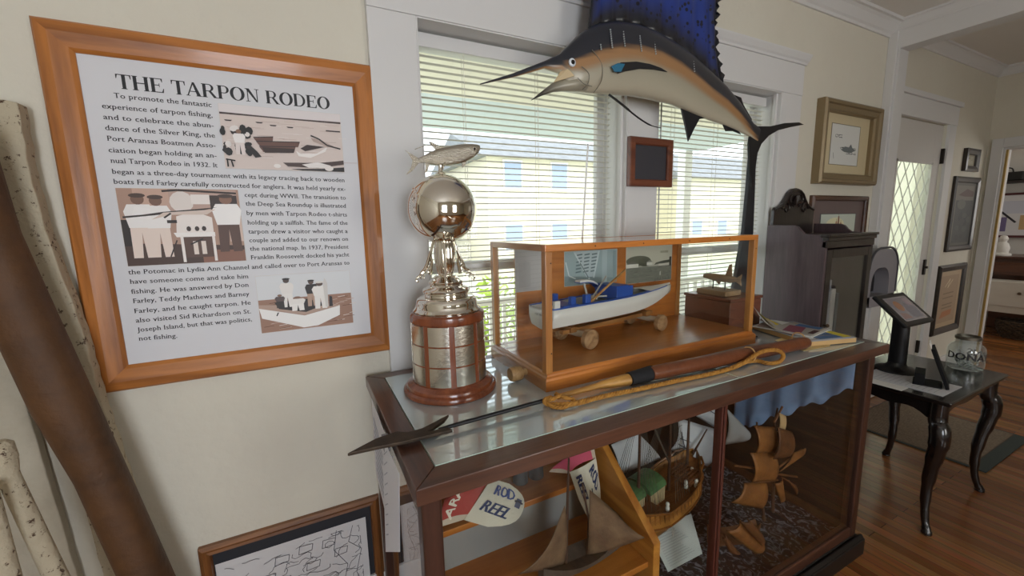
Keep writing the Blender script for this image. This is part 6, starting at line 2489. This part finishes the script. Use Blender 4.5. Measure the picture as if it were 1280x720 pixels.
for i in range(11):
    u = i / 10
    hw_ = .04 * math.sin(math.pi * (.10 + .82 * u)) + .004
    c = V(1.52 + .22 * u, LY + .07 - .08 * u, 0)
    top = .195 + .05 * (2 * u - 1) ** 2
    hl.append([c + V(0, -hw_, top), c + V(0, -hw_ * .7, .16), c + V(0, 0, .135), c + V(0, hw_ * .7, .16), c + V(0, hw_, top), c + V(0, 0, top - .03)])
b.loft(hl, smooth=False)
b.build('hull', lth2, lv)

# added pale blue sheet in place of a reflection, along the right end
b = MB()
def sheet_low(u):
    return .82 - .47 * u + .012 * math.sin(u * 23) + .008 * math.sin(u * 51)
b.grid(lambda u, v: (PX1 - .045 - .010 * math.sin(u * 26) * (1 - v), .895 + u * .56, sheet_low(u) + (.992 - sheet_low(u)) * v), 60, 6)
tag(b.build('reflection_sheet', mat('reflection_blue', '9DB9E0', .8, noise=.4, nscale=14, col2='88A6D2'), solid=.002), 'pale blue sheet standing in for a reflection inside the right end of the display case', 'cloth')

# ================================================================== glimpse of the room behind the doorway
FX = 8.2
sd = thing('sideboard', 'brown wooden sideboard in the room seen through the far right doorway', 'sideboard', (FX + .25, 1.7, 0))
bw = wood('sideboard_wood', '6A3E28', '40241A', 1, 6, .35, .3)
b = MB()
b.box((FX + .05, .9, .80), (FX + .6, 2.45, 1.02))
b.box((FX, .88, 1.02), (FX + .6, 2.47, 1.05))
b.box((FX + .02, .89, .955), (FX + .05, 2.46, .97))
b.box((FX + .10, .9, .0), (FX + .6, .96, .80))
b.box((FX + .10, 2.39, .0), (FX + .6, 2.45, .80))
b.box((FX + .55, .96, .0), (FX + .6, 2.39, .80))
b.build('carcass', bw, sd, bevel=.006)
ch = thing('white_drawer_unit', 'white drawer unit with small knob under the brown sideboard in the far room', 'drawer unit', (FX - .1, 1.65, .0))
b = MB()
b.box((FX - .14, 1.2, .33), (FX + .05, 1.99, .745))
for y in (1.22, 1.95):
    b.box((FX - .12, y, 0), (FX - .08, y + .03, .33))
    b.box((FX + .0, y, 0), (FX + .04, y + .03, .33))
b.build('body', mat('white_paint', 'DAD6CE', .5), ch, bevel=.004)
b = MB().box((FX - .16, 1.22, .42), (FX - .14, 1.975, .735))
dw = b.build('drawer', mat('white_paint'), ch, bevel=.004)
MB().lathe((FX - .16, 1.66, .60), [(.008, 0), (.008, .012), (.018, .022), (.012, .034), (.0005, .036)], 14, axis=(-1, 0, 0)).build('knob', mat('knob_dull'), dw)
pf = thing('picture_panel', 'large framed white display panel above the sideboard in the far room', 'picture', (8.98, 2.0, 1.3))
b = MB()
b.box((8.96, 1.2, 1.30), (9.0, 2.6, 1.86))
b.build('panel', mat('white_board', 'E4E4E8', .5), pf)
p = Pic((8.958, 2.5, 1.33), (0, -1.2, 0), (0, 0, .5))
p.rect(.02, .05, .35, .45, '7A6E9A')
p.rect(.10, .55, .55, .90, 'CFD2E0')
p.rect(.45, .10, .70, .50, 'C9A878')
p.rect(.72, .3, .95, .8, '9AA6BE')
p.line([(.02, .95), (.30, .60), (.42, .30)], .02, '2A2630')
p.build('print', pf)
b = MB()
b.box((8.94, 1.2, 1.86), (9.0, 2.6, 1.89))
b.box((8.94, 1.2, 1.27), (9.0, 2.6, 1.30))
b.build('rail', mat('maroon', '5A2A30', .5), pf)
sh = thing('wall_shelf', 'dark wall shelf high in the far room', 'shelf', (8.9, 2.0, 2.0))
b = MB()
b.box((8.72, 1.2, 2.02), (9.0, 2.7, 2.05))
b.box((8.86, 1.4, 1.93), (9.0, 1.43, 2.02))
b.box((8.86, 2.4, 1.93), (9.0, 2.43, 2.02))
b.build('board', mat('shelf_dark', '2E2624', .5), sh, bevel=.003)
pj = thing('black_case', 'black case with handle on the dark wall shelf in the far room', 'case', (8.85, 2.1, 2.051))
MB().box((8.76, 1.95, 2.051), (8.96, 2.32, 2.17)).build('body', mat('black_plastic'), pj, bevel=.01)
MB().tube(spline([(8.80, 2.05, 2.165), (8.80, 2.07, 2.22), (8.80, 2.16, 2.235), (8.80, 2.25, 2.22), (8.80, 2.27, 2.165)], 4), .008, 7).build('handle', mat('black_plastic'), pj)
yb_ = MB().box((8.90, 1.2, 2.50), (9.0, 2.9, 2.64))
tag(yb_.build('wooden_beam', wood('pale_beam', 'C9A45A', '9E7A3A', 1, 6), bevel=.004), 'yellow-brown wooden board across the far room wall near its ceiling', 'board')
# figurine on the sideboard and a wicker basket below
fg = thing('white_figurine', 'white figurine with dark base standing on the sideboard in the far room', 'figurine', (FX + .2, 1.95, 1.051))
MB().lathe((FX + .2, 1.95, 1.051), [(.09, 0), (.09, .02), (.06, .04), (.07, .10), (.05, .16), (.03, .18), (.045, .22), (.03, .26), (.0005, .27)], 18).build('figure', mat('white_card'), fg)
bk = thing('wicker_basket', 'low dark wicker basket on the floor under the white drawer unit', 'basket', (FX + .0, 1.75, 0))
wk = mat('wicker', '5A4A3A', .8, noise=.8, nscale=50, col2='2E241C')
b = MB()
for k in range(9):
    r_ = .17 + .06 * math.sin(k / 8 * math.pi * .6)
    pts = [(FX - .02 + r_ * .8 * math.cos(2 * math.pi * j / 30), 1.62 + r_ * 1.0 * math.sin(2 * math.pi * j / 30), .014 + .026 * k + .006 * (-1) ** (j + k)) for j in range(30)]
    b.tube(pts, .014, 6, closed=True)
b.build('weave', wk, bk)
b = MB()
rr3 = random.Random(4)
for k in range(16):
    a = rr3.random() * 6.28
    c = V(FX - .02 + .1 * math.cos(a) * rr3.random(), 1.62 + .12 * math.sin(a) * rr3.random(), .10 + .1 * rr3.random())
    b.lathe(c, [(.001, -.05), (.04, -.03), (.055, 0), (.04, .03), (.001, .05)], 9)
b.build('filling', mat('basket_fill', '3E3A34', .9), bk)
